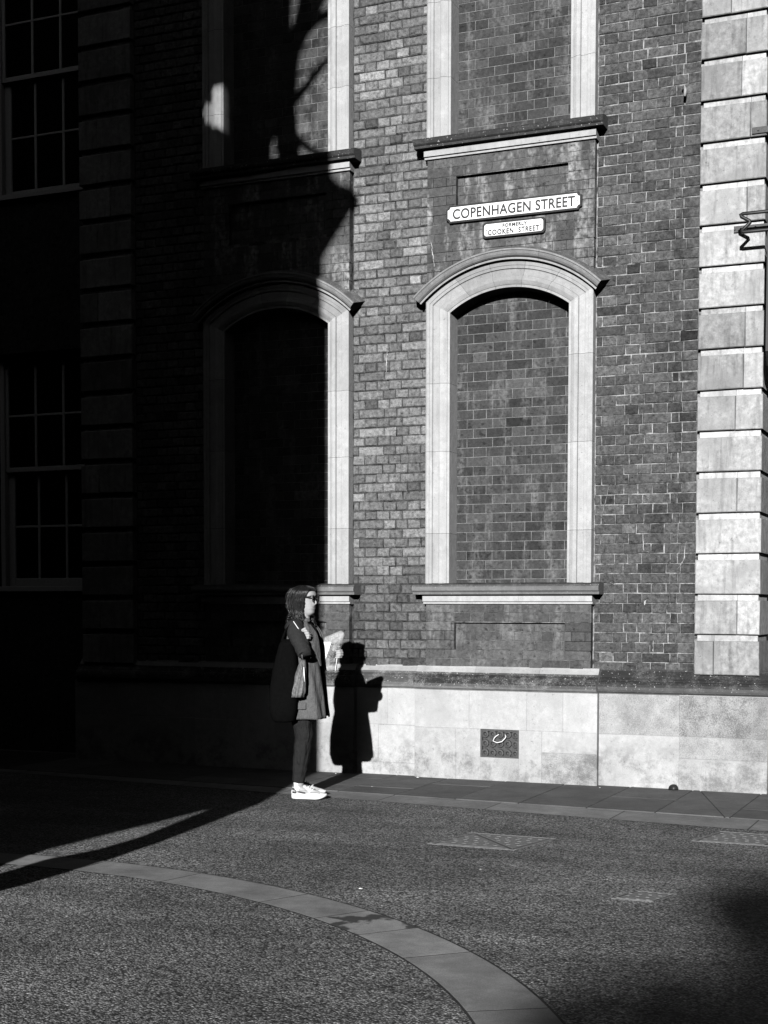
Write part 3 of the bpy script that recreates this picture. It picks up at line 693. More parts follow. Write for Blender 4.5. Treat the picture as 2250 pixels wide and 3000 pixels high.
# ------------------------------------------------------------------ iron fixings on the right-hand quoin
br = empty('hanging_sign', (-1.9, -.055, 4.3)); tag(br, 'black iron hanging sign with a forked tube frame bolted to the right quoin', 'hanging sign')
def bp(mb, name, mat=BLACK, smooth=False):
    if name in ('frame_tube', 'sign_board', 'bracket_arm'): mb.v = [(x+.035, y, z) for x, y, z in mb.v]
    o = mb.build(name, mat, br, smooth); o.location = (1.9, .055, -4.3); return o
for z0, z1, x0 in ((5.207, 5.257, -1.909), (4.455, 4.505, -2.04)):
    mb = MB(); mb.cbox(x0, -1.72, -.072, -.0555, z0, z1, .06, 0, .002); bp(mb, 'strap', IRON)
    for x in ((x0+.05,) if z0 > 5 else (-2.03, -1.985, -1.87)):
        mb = MB(); tube(mb, [(x, -.0725, (z0+z1)/2), (x, -.082, (z0+z1)/2)], .008, 8); bp(mb, 'bolt', IRON)
mb = MB(); tube(mb, [(-1.45,-.30,4.535),(-1.97,-.30,4.535),(-1.985,-.30,4.528),(-1.98,-.30,4.515),(-1.915,-.30,4.475),(-1.91,-.30,4.465),(-1.97,-.30,4.408),(-1.972,-.30,4.398),(-1.955,-.30,4.395),(-1.45,-.30,4.395)], .014, 10); bp(mb, 'frame_tube', BLACK, True)
mb = MB(); mb.box(-1.76, -1.745, -.32, -.0725, 4.46, 4.50, .03); bp(mb, 'bracket_arm')
bd = MB(); prof = [(-.02,4.36),(-.36,4.36),(-.36,3.46),(-.28,3.36),(-.02,3.36)]; n = len(prof)
bd.add([(-1.792, y, z) for y, z in prof]+[(-1.735, y, z) for y, z in prof], [tuple(reversed(range(n))), tuple(range(n, 2*n))]+[(i, (i+1) % n, n+(i+1) % n, n+i) for i in range(n)], .02)
bd.v = [(x+.02, y, z) for x, y, z in bd.v]; bp(bd, 'sign_board')
# cable tie looped through the grille, a dark lump by the wall, nail in the brick, pipe stub
ct = MB(); pts = [(-3.86+.035, -.118, .408)]
for i in range(15):
    a = R(15-210*i/14); pts.append((-3.945+.06*math.cos(a)*1.0, -.135-.018*math.sin(i/14*math.pi), .385+.045*math.sin(a)*1.05))
pts = [(-3.945+x, -.124-.022*math.sin(math.pi*i/8), .372+z) for i, (x, z) in enumerate(((-.010,.035),(-.034,.018),(-.046,.004),(-.055,-.021),(-.018,-.035),(.024,-.024),(.052,.007),(.056,.02),(.046,.035)))]
tube(ct, pts, .0042, 6, .8); o = ct.build('cable_tie', ZINC, None, True); tag(o, 'pale curved cable tie looped through the iron air grille', 'cable tie')
lm = MB(); loft(lm, [[(.036*r*math.cos(q*math.pi/6)*(1+.15*math.sin(3*q)), .035*r*math.sin(q*math.pi/6)*(1+.1*math.cos(2*q)), z) for q in range(12)] for r, z in ((1.05,0),(1.1,.012),(.95,.03),(.6,.042),(.2,.046))], .02)
o = lm.build('drain_outlet', BLACK, None, True); o.location = (-2.455, -.125, .009); tag(o, 'small black lump at the foot of the stone plinth', 'drain')
for x, z in ((-2.44, 5.62),):
    mb = MB(); tube(mb, [(x-.03,.0,z+.02),(x,-.06,z+.02),(x+.004,-.075,z-.005),(x,-.075,z-.05)], [.011,.011,.012,.012], 8); o = mb.build('pipe_stub', plain('lead_pipe', .3, .6), None, True); tag(o, 'short bent lead pipe stub sticking out of the right brick strip', 'pipe')
# paint splashes and runs on the brick (flat paint, thick enough to stand on the surface)
FADED = plain('faded_paint', .36, .8, var=.75, scale=70)
def splash(pts, w, y, name='paint_run'):
    w *= .6; pts = [(lerp(pts[i][0], pts[i+1][0], f)+rnd.uniform(-.004,.004), lerp(pts[i][1], pts[i+1][1], f)) for i in range(len(pts)-1) for f in (0, .33, .66)]+[pts[-1]]
    mb = MB(); P = []; 
    for i, (x, z) in enumerate(pts):
        t = i/(len(pts)-1); ww = w*(.35+.65*math.sin(math.pi*min(.95, max(.05, t))))*rnd.uniform(.6,1.3); P.append((x, z, ww))
    vs = []
    for x, z, ww in P: vs += [(x-ww, y, z), (x-ww*.3, y-.003, z), (x+ww*.3, y-.003, z), (x+ww, y, z)]
    loftf = [(i*4+k, i*4+k+1, i*4+4+k+1, i*4+4+k) for i in range(len(P)-1) for k in range(3)]
    mb.add(vs, loftf, .6); o = mb.build(name, FADED, bld); o.location = (5, 0, 0)
splash([(-4.617,4.63),(-4.61,4.585),(-4.60,4.53),(-4.595,4.48),(-4.587,4.42)], .009, -.062)
splash([(-5.05,3.75),(-5.055,3.69),(-5.06,3.62),(-5.058,3.55)], .008, -.004)
splash([(-3.05,2.49),(-3.06,2.42),(-3.085,2.33),(-3.11,2.24)], .004, -.005)
splash([(-2.74,2.06),(-2.755,2.02),(-2.75,1.96),(-2.70,1.945),(-2.62,1.94)], .007, -.005)
splash([(-2.40,2.03),(-2.41,1.97),(-2.415,1.9),(-2.44,1.84),(-2.47,1.8)], .006, -.005)
splash([(-2.71,1.56),(-2.735,1.545),(-2.74,1.51)], .012, -.005); splash([(-3.03,1.70),(-2.99,1.68),(-2.96,1.685)], .008, -.005)
splash([(-2.66,1.22),(-2.66,1.16),(-2.665,1.1)], .006, -.005); splash([(-2.55,1.35),(-2.60,1.31),(-2.64,1.27)], .003, -.005)

# ------------------------------------------------------------------ covers let into the road
WIRON = plain('worn_iron', .17, .6, .0, .35, .4, 60, .002)
def cover(name, quad, label, two, studs):
    """cast-iron cover on a skew quad (ground points, counter-clockwise)"""
    cx = sum(p[0] for p in quad)/4; cy = sum(p[1] for p in quad)/4
    root = empty(name, (cx, cy, 0)); tag(root, label, 'manhole cover', 'iron covers in the road'); q = [Vector((x-cx, y-cy)) for x, y in quad]
    def bil(u, v): return q[0]*(1-u)*(1-v)+q[1]*u*(1-v)+q[2]*u*v+q[3]*(1-u)*v
    def quadslab(nm, u0, v0, u1, v1, z0, z1, tone, mat=WIRON):
        mb = MB(); slab(mb, [tuple(bil(u0,v0)), tuple(bil(u1,v0)), tuple(bil(u1,v1)), tuple(bil(u0,v1))], z0, z1, tone, .002); return mb.build(nm, mat, root)
    f = .05
    quadslab('bed', 0, 0, 1, 1, .001, .0025, .05, BLACK)
    for a in ((0,0,1,f),(0,1-f,1,1),(0,f,f,1-f),(1-f,f,1,1-f)): quadslab('frame', *a, .001, .0052, .12)
    tris = [[(f,f),(1-f,f),(f,1-f)], [(1-f,f),(1-f,1-f),(f,1-f)]] if two else [[(f,f),(1-f,f),(1-f,1-f),(f,1-f)]]
    for tri in tris:
        c = (sum(p[0] for p in tri)/len(tri), sum(p[1] for p in tri)/len(tri))
        mb = MB(); slab(mb, [tuple(bil(*(lerp(c[0], u, .94), lerp(c[1], v, .94)))) for u, v in tri], .001, .005, .10, .002); lid = mb.build('lid', WIRON, root)
        for i in range(studs):
            for k in range(studs):
                u, v = (i+.5+(k % 2)*.35)/(studs+.4), (k+.5)/studs
                ok = .09 < u < .91 and .09 < v < .91 and (not two or (u+v < .93 if tri is tris[0] else u+v > 1.07))
                if ok:
                    mb = MB(); d = .26/studs; slab(mb, [tuple(bil(u-d,v-d*.6)), tuple(bil(u+d,v-d*.6)), tuple(bil(u+d,v+d*.6)), tuple(bil(u-d,v+d*.6))], .005, .0075, .13, .001); mb.build('tread_stud', WIRON, lid)
cover('manhole_cover', [(-3.32,-3.41),(-2.73,-3.42),(-2.62,-2.87),(-3.21,-2.86)], 'large iron cover of two triangular lids set in the road', True, 8)
cover('manhole_cover', [(-1.83,-4.62),(-1.60,-4.62),(-1.53,-4.37),(-1.76,-4.36)], 'smallest iron cover alone in the road near the soft shadow', False, 4)
cover('manhole_cover', [(-1.82,-2.62),(-1.33,-2.62),(-1.24,-2.17),(-1.72,-2.13)], 'iron cover touching the kerb at the right edge of the frame', False, 7)
# scraps of litter
PAPER = plain('paper', .75, .8)
for (x, y, s), lab in zip(((-4.67,-.20,.016),(-4.78,-.94,.007),(-3.04,-.24,.009),(-2.71,-4.11,.009),(-3.10,-4.90,.014),(-4.94,-3.80,.010),(-5.45,-.22,.010)),
        ('white paper scrap on the flags beside the pale plinth', 'tiny white crumb on the flags beside the kerb', 'tiny white scrap on the flags right of the iron grille', 'white speck on the road below the large cover', 'brightest white scrap lying in the road above the stone band', 'white fleck beside the dark streak of shade on the road', 'white crumb on the flags behind the white shoe')):
    mb = MB(); z = .011 if y > -1.3 else .003; pts = [(s*math.cos(a)*rnd.uniform(.6,1.1), s*.6*math.sin(a)*rnd.uniform(.6,1.1)) for a in [i*math.pi/3 for i in range(6)]]
    mb.add([(u, v, 0) for u, v in pts]+[(u*.7, v*.7, s*.3*rnd.uniform(.5,1)) for u, v in pts], [tuple(range(6,12))]+[(i,(i+1)%6,6+(i+1)%6,6+i) for i in range(6)], .7)
    o = mb.build('paper_scrap', PAPER); o.location = (x, y, z); tag(o, lab, 'litter', 'scraps of litter')
# street tree behind the camera on the right: its crown throws the soft shade at the lower right
st = empty('street_tree', (6.6, -38, 0)); tag(st, 'leafy street tree behind the camera, outside the frame, shading the lower right road', 'tree')
mb = MB(); tube(mb, [(0,0,-.1),(.05,0,2.5),(0,.05,5.2),(-.1,0,7.6),(-.15,.1,9.4)], [.2,.16,.14,.12,.08], 10, .06); mb.build('trunk', BARK, st, True)
LEAF = plain('leaf', .06, .7, var=.3, scale=3)
def crown(cx, cy, cz, rx, rz, n):
    mb = MB()
    for i in range(n):
        a = rnd.uniform(0, 2*math.pi); h = rnd.uniform(-1, 1); r = rnd.random()**.4; q = math.sqrt(1-h*h)
        p = Vector((cx+rx*r*q*math.cos(a), cy+rx*r*q*math.sin(a), cz+rz*r*h)); e = Euler((rnd.uniform(0,6), rnd.uniform(0,6), rnd.uniform(0,6))).to_matrix(); s = rnd.uniform(.07,.13)
        mb.add([p+e@Vector(v)*s for v in ((-1,0,0),(0,-.5,0),(1,0,0),(0,.5,0))], [(0,1,2,3)], .06)
    mb.build('crown', LEAF, st)
TD = 21.0; tk = math.tan(R(SUN_AZ)); tz = math.tan(R(SUN_EL))/math.cos(R(SUN_AZ))
def shade_at(x, y, rx, rz, n):
    """crown whose shadow falls on road point (x, y)"""
    gy = -38+rnd.uniform(-.5,.5); L = y-gy; crown(x+tk*L-6.6, gy+38, tz*L, rx, rz, n)
shade_at(-.52, -4.6, .85, .22, 2300); shade_at(-.35, -6.95, 1.3, .2, 1700); shade_at(.5, -5.4, .8, .5, 2000)

# ------------------------------------------------------------------ the woman walking past (local axes: x forward, y to her left, z up)
HEAD = R(14); PLOC = (-4.972, -1.715, .0045)
SKIN = plain('skin', .34, .55, spec=.35, var=.06, scale=90, bump=.0008)
person = empty('person', PLOC, HEAD); tag(person, 'woman in a grey coat, dark glasses and white trainers walking with bags', 'person')
HX, HZ = -.035, 1.430         # ear axis / chin height of the head
def headf(mb):
    prof = [  # z above chin, front x, back x, half width
        (-.012,.052,.0,.030),(.0,.070,-.03,.040),(.012,.080,-.045,.047),(.026,.080,-.055,.053),(.038,.083,-.064,.057),(.046,.087,-.07,.060),(.052,.083,-.074,.061),(.058,.087,-.077,.063),(.068,.084,-.082,.066),
        (.080,.085,-.088,.069),(.095,.084,-.093,.072),(.108,.082,-.096,.074),(.120,.080,-.098,.075),(.134,.088,-.099,.075),(.150,.091,-.098,.074),(.168,.086,-.094,.070),(.185,.073,-.083,.061),(.199,.05,-.062,.046),(.209,.022,-.034,.026),(.213,.0,-.012,.01)]
    nose = [(.064,.0),(.072,.012),(.079,.022),(.088,.031),(.096,.025),(.108,.015),(.120,.009),(.130,.004),(.140,.0)]
    rings = []; n = 40
    for z, xf, xb, hw in prof:
        cx = (xf+xb)/2; rx = (xf-xb)/2; ring = []
        for k in range(n):
            a = 2*math.pi*k/n; c, s = math.cos(a), math.sin(a); e = .85
            x = cx+rx*math.copysign(abs(c)**e, c); y = hw*math.copysign(abs(s)**e, s)
            if c > 0:
                nz = interp(nose, z)[0]; x += nz*math.exp(-(y/.0125)**2)
                if .112 < z < .136: x -= .010*math.exp(-((abs(y)-.032)/.013)**2)     # eye sockets
                if .05 < z < .054: x -= .004*math.exp(-(y/.02)**2)                   # mouth line
                x -= .012*(abs(y)/hw)**4 if z < .1 else 0
            ring.append((HX+x, y, HZ+z))
        rings.append(ring)
    loft(mb, rings)
    for s in (-1, 1): rtube(mb, [(HX-.008, s*.074, HZ+.075), (HX-.014, s*.079, HZ+.10), (HX-.012, s*.08, HZ+.125)], [.008,.012,.010], 8)   # ears
HT = Matrix.Translation((HX, 0, 0)) @ Matrix.Rotation(R(-19), 4, 'Z') @ Matrix.Translation((-HX, 0, 0))
def limb(mb, pts, rad): rtube(mb, pts, rad, 14)
body = MB(); headf(body); body.v = [tuple(HT @ Vector(p)) for p in body.v]
limb(body, [(-.055,0,1.30),(-.05,0,1.37),(-.042,0,1.45)], [.062,.052,.05])
limb(body, [(-.06,-.0,.92),(-.05,0,1.05),(-.055,0,1.20),(-.06,0,1.28)], [.125,.115,.12,.10])
limb(body, [(-.065,-.14,1.315),(-.06,0,1.33),(-.065,.14,1.315)], [.055,.06,.055])
SH_R, EL_R, WR_R = Vector((-.060,-.165,1.315)), Vector((.030,-.305,1.125)), Vector((-.008,-.215,1.232))
SH_L, EL_L, WR_L = Vector((-.075,.165,1.315)), Vector((.0,.225,1.09)), Vector((.17,.15,1.125))
limb(body, [SH_R, EL_R, WR_R], [.045,.036,.026]); limb(body, [SH_L, EL_L, WR_L], [.045,.036,.026])
limb(body, [(-.07,-.085,.90),(-.03,-.09,.50),(-.062,-.095,.10)], [.082,.055,.036]); limb(body, [(-.07,.085,.90),(-.05,.10,.50),(-.11,.115,.10)], [.082,.055,.036])
for x, y in ((-.055,-.095), (-.105,.115)): limb(body, [(x, y, .075), (x+.07, y, .05), (x+.14, y, .04)], [.035,.033,.026])
# right hand: fist closed round a strap at the shoulder; four fingers stacked, thumb over them
pc = Vector((.010,-.200,1.266)); limb(body, [WR_R, pc+Vector((-.008,0,-.012)), pc+Vector((.004,.008,.018))], [.024,.026,.022])
for i, (dz, dx, r) in enumerate(((.036,.010,.0095),(.018,.022,.0098),(-.001,.028,.0092),(-.019,.024,.0082))):
    b0 = pc+Vector((dx-.012, -.026, dz)); limb(body, [b0, b0+Vector((.022,-.006,.002)), b0+Vector((.03,.018,-.002)), b0+Vector((.008,.03,-.004))], [r, r*.97, r*.9, r*.8])
limb(body, [pc+Vector((-.022,-.012,.02)), pc+Vector((-.012,-.03,.045)), pc+Vector((.008,-.03,.056))], [.012,.0105,.009])
# left hand: fingers round the front edge of the crumpled bag
pl = Vector((.205,.125,1.115)); limb(body, [WR_L, pl+Vector((-.012,.012,0)), pl+Vector((.006,.0,.012))], [.024,.023,.02])
for dz, dx, r in ((.030,.012,.009),(.012,.018,.0095),(-.006,.018,.009),(-.023,.010,.008)):
    b0 = pl+Vector((dx, .0, dz)); limb(body, [b0, b0+Vector((.020,-.02,.002)), b0+Vector((.006,-.045,0)), b0+Vector((-.022,-.050,-.002))], [r, r*.97, r*.9, r*.8])
limb(body, [pl+Vector((0,-.005,.02)), pl+Vector((.014,-.03,.05)), pl+Vector((.018,-.05,.062))], [.011,.0095,.008])
bo = body.build('body', SKIN, person)
m = bo.modifiers.new('r', 'REMESH'); m.mode = 'VOXEL'; m.voxel_size = .0036; m.use_smooth_shade = True
m = bo.modifiers.new('s', 'SMOOTH'); m.iterations = 2; m.factor = .5
bpy.context.view_layer.update(); evaluated(bo, 'body'); bo.data.materials.clear(); bo.data.materials.append(SKIN)
LIPM = plain('lips', .16, .5); lp_ = MB(); rtube(lp_, [tuple(HT @ Vector((HX+.072,-.022,HZ+.051))), tuple(HT @ Vector((HX+.0825,-.011,HZ+.0525))), tuple(HT @ Vector((HX+.0855,0,HZ+.0525))), tuple(HT @ Vector((HX+.0825,.011,HZ+.0525))), tuple(HT @ Vector((HX+.072,.022,HZ+.051)))], [.002,.0035,.004,.0035,.002], 8); lp_.build('lips', LIPM, person, True)
# clothes
COATM = m_cloth('grey_wool', .10, 330, .55, .0016, fold=.02); DARKC = m_cloth('black_cotton', .018, 300, .3, .0008); TROU = m_cloth('charcoal_trousers', .017, 350, .5, .0012, fold=.04)
SLEEV = m_cloth('dark_sleeve', .024, 420, .4, .0014, fold=.012)
HAIRM = plain('dark_hair', .009, .38, spec=.45, var=.7, scale=160); BKP = m_cloth('black_canvas', .004, 250, .3, .001, rough=1, spec=0)
# coat: open-fronted shell, (z, front, back, half width, opening half-angle deg)
CT = [(.625,.165,-.20,.215,17),(.64,.165,-.20,.216,17),(.72,.150,-.20,.214,17),(.85,.132,-.20,.21,18),(1.0,.115,-.20,.205,19),(1.12,.108,-.22,.202,21),(1.22,.100,-.205,.195,24),(1.285,.085,-.190,.19,28),(1.33,.055,-.165,.165,34),(1.36,.030,-.135,.11,42),(1.385,.018,-.115,.078,48)]
def coat_ring(z, d, n=56):
    xf, xb, hw, oa = interp(CT, z); cx = (xf+xb)/2; rx = (xf-xb)/2-d; ry = hw-d; out = []
    for k in range(n+1):
        a = R(lerp(oa, 360-oa, k/n)); c, s = math.cos(a), math.sin(a); e = .8
        w = .016*math.sin(7*a+z*3)*max(0, 1-(z-.62)/.5)+.004*math.sin(11*a+14*z)       # hanging folds
        out.append((cx+(rx+w)*math.copysign(abs(c)**e, c), (ry+w)*math.copysign(abs(s)**e, s), z))
    return out
zs = [.625+i*.76/44 for i in range(45)]
ct = MB(); o_r = [coat_ring(z, 0) for z in zs]; i_r = [coat_ring(z, .009) for z in zs]
nn = len(o_r[0])
loft(ct, [list(a)+list(reversed(b)) for a, b in zip(o_r, i_r)], .15, True, True, True)
coat = ct.build('coat', COATM, person, True)
# lapels folded back along the opening
for s in (-1, 1):
    lp = MB(); E_ = []; I_ = []
    for i in range(12):
        z = 1.03+i*.029; r_ = coat_ring(z, -.006); p = Vector(r_[0] if s > 0 else r_[-1]); q = Vector(r_[6] if s > 0 else r_[-7]); w = min(1, .15+i*.1)*(1 if i < 10 else .75)
        E_.append(p); I_.append(p.lerp(q, w)+Vector((.004, 0, .002)))
    t_ = .006
    lp.add([p for p in E_]+[p for p in I_]+[p+Vector((t_,0,0)) for p in E_]+[p+Vector((t_,0,0)) for p in I_],
           [(i, i+1, 12+i+1, 12+i) for i in range(11)]+[(24+i, 36+i, 36+i+1, 24+i+1) for i in range(11)]+[(12+i, 12+i+1, 36+i+1, 36+i) for i in range(11)]+[(i, 24+i, 24+i+1, i+1) for i in range(11)], .15); lp.build('lapel', COATM, coat)
# collar
cl = MB(); tube(cl, [(-.02+.075*math.cos(R(a)), .07*math.sin(R(a)), 1.385+.012*math.cos(R(a-180))) for a in range(60, 301, 20)], [.012]+[.018]*11+[.012], 8); cl.build('collar', COATM, coat, True)
# pocket flap on the near side and hem seam
pf = MB()
for x0, x1, z in ((-.10,.02,.755),):
    pts = []
    for i in range(7):
        x = lerp(x0, x1, i/6); xf, xb, hw, oa = interp(CT, z); cxx = (xf+xb)/2; rx = (xf-xb)/2; c = max(-1, min(1, (x-cxx)/rx)); y = -hw*(1-abs(c)**(1/.8*2))**(.4)-.006; pts.append((x, y))
    pf.add([(x, y, z) for x, y in pts]+[(x, y-.004, z-.002) for x, y in pts]+[(x, y-.006, z-.05) for x, y in pts]+[(x, y, z-.052) for x, y in pts], [(r_*7+i, r_*7+i+1, r_*7+8+i, r_*7+7+i) for r_ in range(3) for i in range(6)], .15)
pf.build('pocket_flap', COATM, coat)
def sleeve(path, rad, name='sleeve', mat=SLEEV):
    P = []; Q = []
    for i in range(len(path)-1):
        for t in range(6):
            P.append(Vector(path[i]).lerp(Vector(path[i+1]), t/6)); Q.append(lerp(rad[i], rad[i+1], t/6)*(1+.06*math.sin(5*t+i*2)))
    P.append(Vector(path[-1])); Q.append(rad[-1]); mb = MB(); tube(mb, P, Q, 18); return mb.build(name, mat, coat, True)
sleeve([SH_R+Vector((-.03,.04,.022)), SH_R.lerp(EL_R, .4)+Vector((-.012,0,0)), EL_R.lerp(SH_R, .12), EL_R+Vector((.004,0,-.006)), EL_R.lerp(WR_R, .3), EL_R.lerp(WR_R, .86)], [.078,.064,.054,.052,.052,.048])
sleeve([SH_L+Vector((.01,-.03,.005)), SH_L.lerp(EL_L, .5), EL_L.lerp(SH_L, .12), EL_L, EL_L.lerp(WR_L, .3), EL_L.lerp(WR_L, .9)], [.066,.060,.056,.054,.050,.044], mat=COATM)
# dark top under the coat
tp = MB(); loft(tp, [[(-.055+rx*math.cos(2*math.pi*k/28), ry*math.sin(2*math.pi*k/28), z) for k in range(28)] for z, rx, ry in ((.84,.135,.165),(.95,.135,.16),(1.05,.125,.15),(1.2,.13,.165),(1.29,.115,.165),(1.33,.09,.13),(1.365,.07,.085),(1.385,.062,.066))]); tp.build('top', DARKC, person, True)
# trousers
tz_ = MB()
def leg(pts, rad, sgn):
    P = []; Q = []
    for i in range(len(pts)-1):
        for t in range(8):
            f = t/8; P.append(Vector(pts[i]).lerp(Vector(pts[i+1]), f)); Q.append(lerp(rad[i], rad[i+1], f)*(1+.035*math.sin((i*8+t)*1.7)))
    P.append(Vector(pts[-1])); Q.append(rad[-1]); mb = MB(); tube(mb, P, Q, 20); return mb
tr_r = leg([(-.07,-.085,.93),(-.05,-.09,.70),(-.022,-.092,.49),(-.05,-.095,.28),(-.066,-.097,.125)], [.105,.088,.070,.060,.046], -1)
tr_l = leg([(-.07,.085,.93),(-.065,.095,.70),(-.06,.10,.50),(-.085,.11,.29),(-.116,.115,.13)], [.105,.088,.068,.056,.044], 1)
hp = MB(); loft(hp, [[(-.07+rx*math.cos(2*math.pi*k/24), ry*math.sin(2*math.pi*k/24), z) for k in range(24)] for z, rx, ry in ((.80,.10,.14),(.86,.125,.175),(.95,.13,.178),(1.03,.12,.165))])
allt = MB()
for q in (tr_r, tr_l, hp): allt.add(q.v, q.f, .05)
to = allt.build('trousers', TROU, person, True); mm = to.modifiers.new('r', 'REMESH'); mm.mode = 'VOXEL'; mm.voxel_size = .007; mm.use_smooth_shade = True
mm = to.modifiers.new('s', 'SMOOTH'); mm.iterations = 2; bpy.context.view_layer.update(); evaluated(to, 'trousers'); to.data.materials.clear(); to.data.materials.append(TROU)
# socks and trainers
SOCK = plain('white_sock', .85, .9, var=.04); SOLE = plain('white_sole', .85, .6, var=.03); UPPER = plain('white_mesh_upper', .5, .7, var=.12, scale=160); SDARK = plain('dark_trim', .06, .6); SGREY = plain('grey_trim', .33, .7)
def trainer(x, y, pitch):
    sh = empty('trainer', (x, y, 0)); sh.parent = person; sh.rotation_euler = (0, pitch, 0)
    # footprint half widths along the length, heel at 0
    W = [(0.,.012),(.012,.028),(.04,.035),(.09,.034),(.14,.038),(.19,.044),(.225,.042),(.25,.033),(.265,.018),(.272,.004)]
    def outline(d, z, lift=0.): 
        xs_ = [.272*i/20 for i in range(21)]; up_ = [(-.115+u+(d*.6 if u > .13 else -d*.6), -(interp(W, u)[0]+d), z+lift*max(0, (u-.19)/.08)**2) for u in xs_]; return up_+[(a, -b, c) for a, b, c in reversed(up_)]
    mb = MB(); loft(mb, [outline(-.004, .0, .022), outline(.003, .007, .02), outline(.005, .024, .012), outline(.002, .040, .004), outline(-.004, .044, 0)]); so = mb.build('sole', SOLE, sh, True)
    # upper: arched sections heel to toe
    T = [(.004,.068,.018),(.02,.080,.028),(.045,.084,.031),(.07,.094,.031),(.095,.110,.030),(.12,.104,.031),(.15,.086,.034),(.18,.071,.037),(.21,.062,.037),(.235,.056,.031),(.255,.050,.020),(.264,.044,.008)]
    rings = []
    for u, h, w in T: rings.append([(-.115+u, w*math.cos(math.pi*k/12)*(1 if k not in (0, 12) else 1.04), .028+(h-.028)*math.sin(math.pi*k/12)**.75) for k in range(13)])
    mb = MB(); loft(mb, rings, closed=False, cap0=True, cap1=True); upo = mb.build('upper', UPPER, sh, True)
    def strip(nm, uv, wd, mat, par):   # a band laid over the near flank
        for s in (-1, 1):
            mb = MB(); P = []
            for u, z in uv:
                h, w = interp(T, u); t = max(0, min(1, (z-.028)/max(.004, h-.028))); yy = w*math.sqrt(max(.02, 1-t**2.67)); P.append((-.115+u, s*(yy+.003), z))
            vs_ = []
            for p in P: vs_ += [(p[0], p[1], p[2]-wd), (p[0], p[1]+s*.004, p[2]), (p[0], p[1]-s*.001, p[2]+wd)]
            mb.add(vs_, [(i*3+k, i*3+k+1, i*3+4+k, i*3+3+k) for i in range(len(P)-1) for k in range(2)], .1); mb.build(nm, mat, par)
    strip('strap', [(.004,.074),(.03,.066),(.06,.058),(.09,.051),(.112,.047)], .008, SDARK, sh); strip('heel_patch', [(.006,.052),(.022,.051),(.04,.050)], .008, SDARK, sh)
    strip('flank_seam', [(.075,.062),(.09,.070),(.108,.070),(.122,.062)], .004, SGREY, sh); strip('toe_guard', [(.15,.056),(.175,.057),(.2,.054),(.225,.05)], .005, SGREY, sh)
    for i in range(4):
        u = .115+i*.017; h, w = interp(T, u); mb = MB(); tube(mb, [(-.115+u, -w*.5, .028+(h-.028)*.92), (-.115+u+.004, 0, h+.005), (-.115+u, w*.5, .028+(h-.028)*.92)], .0035, 6); mb.build('lace', SDARK if i == 0 else SOCK, sh)
    mb = MB(); tube(mb, [(-.062,0,.06),(-.066,0,.10),(-.066,0,.145)], [.034,.036,.037], 16); mb.build('sock', SOCK, sh, True)
trainer(.0, -.095, 0); trainer(-.05, .115, 0)
# hair: cap over the skull and long loose waves
hr = MB(); rings = []
for z, xf, xb, hw in ((-.02,.018,-.10,.078),(.02,.026,-.112,.084),(.06,.034,-.122,.088),(.10,.042,-.128,.090),(.13,.048,-.13,.090),(.155,.060,-.128,.088),(.172,.072,-.122,.085),(.187,.088,-.11,.076),(.203,.070,-.092,.060),(.217,.036,-.06,.036),(.224,.0,-.02,.012)):
    cx = (xf+xb)/2; rx = (xf-xb)/2; sg = lambda v: math.copysign(abs(v)**.75, v); rings.append([(HX+cx+rx*sg(math.cos(2*math.pi*k/32))+.003*math.sin(9*k+z*40), hw*sg(math.sin(2*math.pi*k/32))+.002*math.sin(7*k), HZ+z) for k in range(32)])
loft(hr, rings)
HR = [(-.02,.018,-.10,.078),(.02,.026,-.112,.084),(.06,.034,-.122,.088),(.10,.042,-.128,.090),(.13,.048,-.13,.090),(.155,.060,-.128,.088),(.172,.072,-.122,.085),(.187,.088,-.11,.076),(.203,.070,-.092,.060),(.217,.036,-.06,.036),(.224,.0,-.02,.012)]
for i in range(560):
    a = R(rnd.choice([rnd.uniform(34, 326), rnd.uniform(34, 80), rnd.uniform(280, 326)])); ph = rnd.uniform(0, 6); front = abs(math.degrees(a)-180) > 95; L = rnd.uniform(.08, .17)*(1.05 if front else .8); P = []; lift = rnd.choice([rnd.uniform(.001, .008), rnd.uniform(.004, .016)]); fq = rnd.uniform(9, 14)
    for t in range(9):
        z = lerp(.222, .0, t/8); xf, xb, hw = interp(HR, z); w_ = .007*max(.1, 1-abs(z-.06)*6)
        P.append(Vector((HX+(xf+xb)/2+((xf-xb)/2+lift)*sg(math.cos(a))+w_*math.sin(90*z+ph), (hw+lift)*sg(math.sin(a))+w_*math.cos(80*z+ph), HZ+z)))
    base = P[-1].copy()
    for t in range(1, 13):
        f = t/12; P.append(base+Vector((.013*math.sin(fq*f+ph)-.013*math.sin(ph)+(.018*f if front else -.01*f), base.y*.22*f+.010*(math.cos(fq*f+ph)-math.cos(ph)), -L*f)))
    k_ = rnd.uniform(.45, .95); tube(hr, P, [.0018]+[.0036*k_]*17+[.003*k_,.0022,.001], 5)
hr.v = [tuple(HT @ Vector(p)) for p in hr.v]
hair = hr.build('hair', HAIRM, person, True)
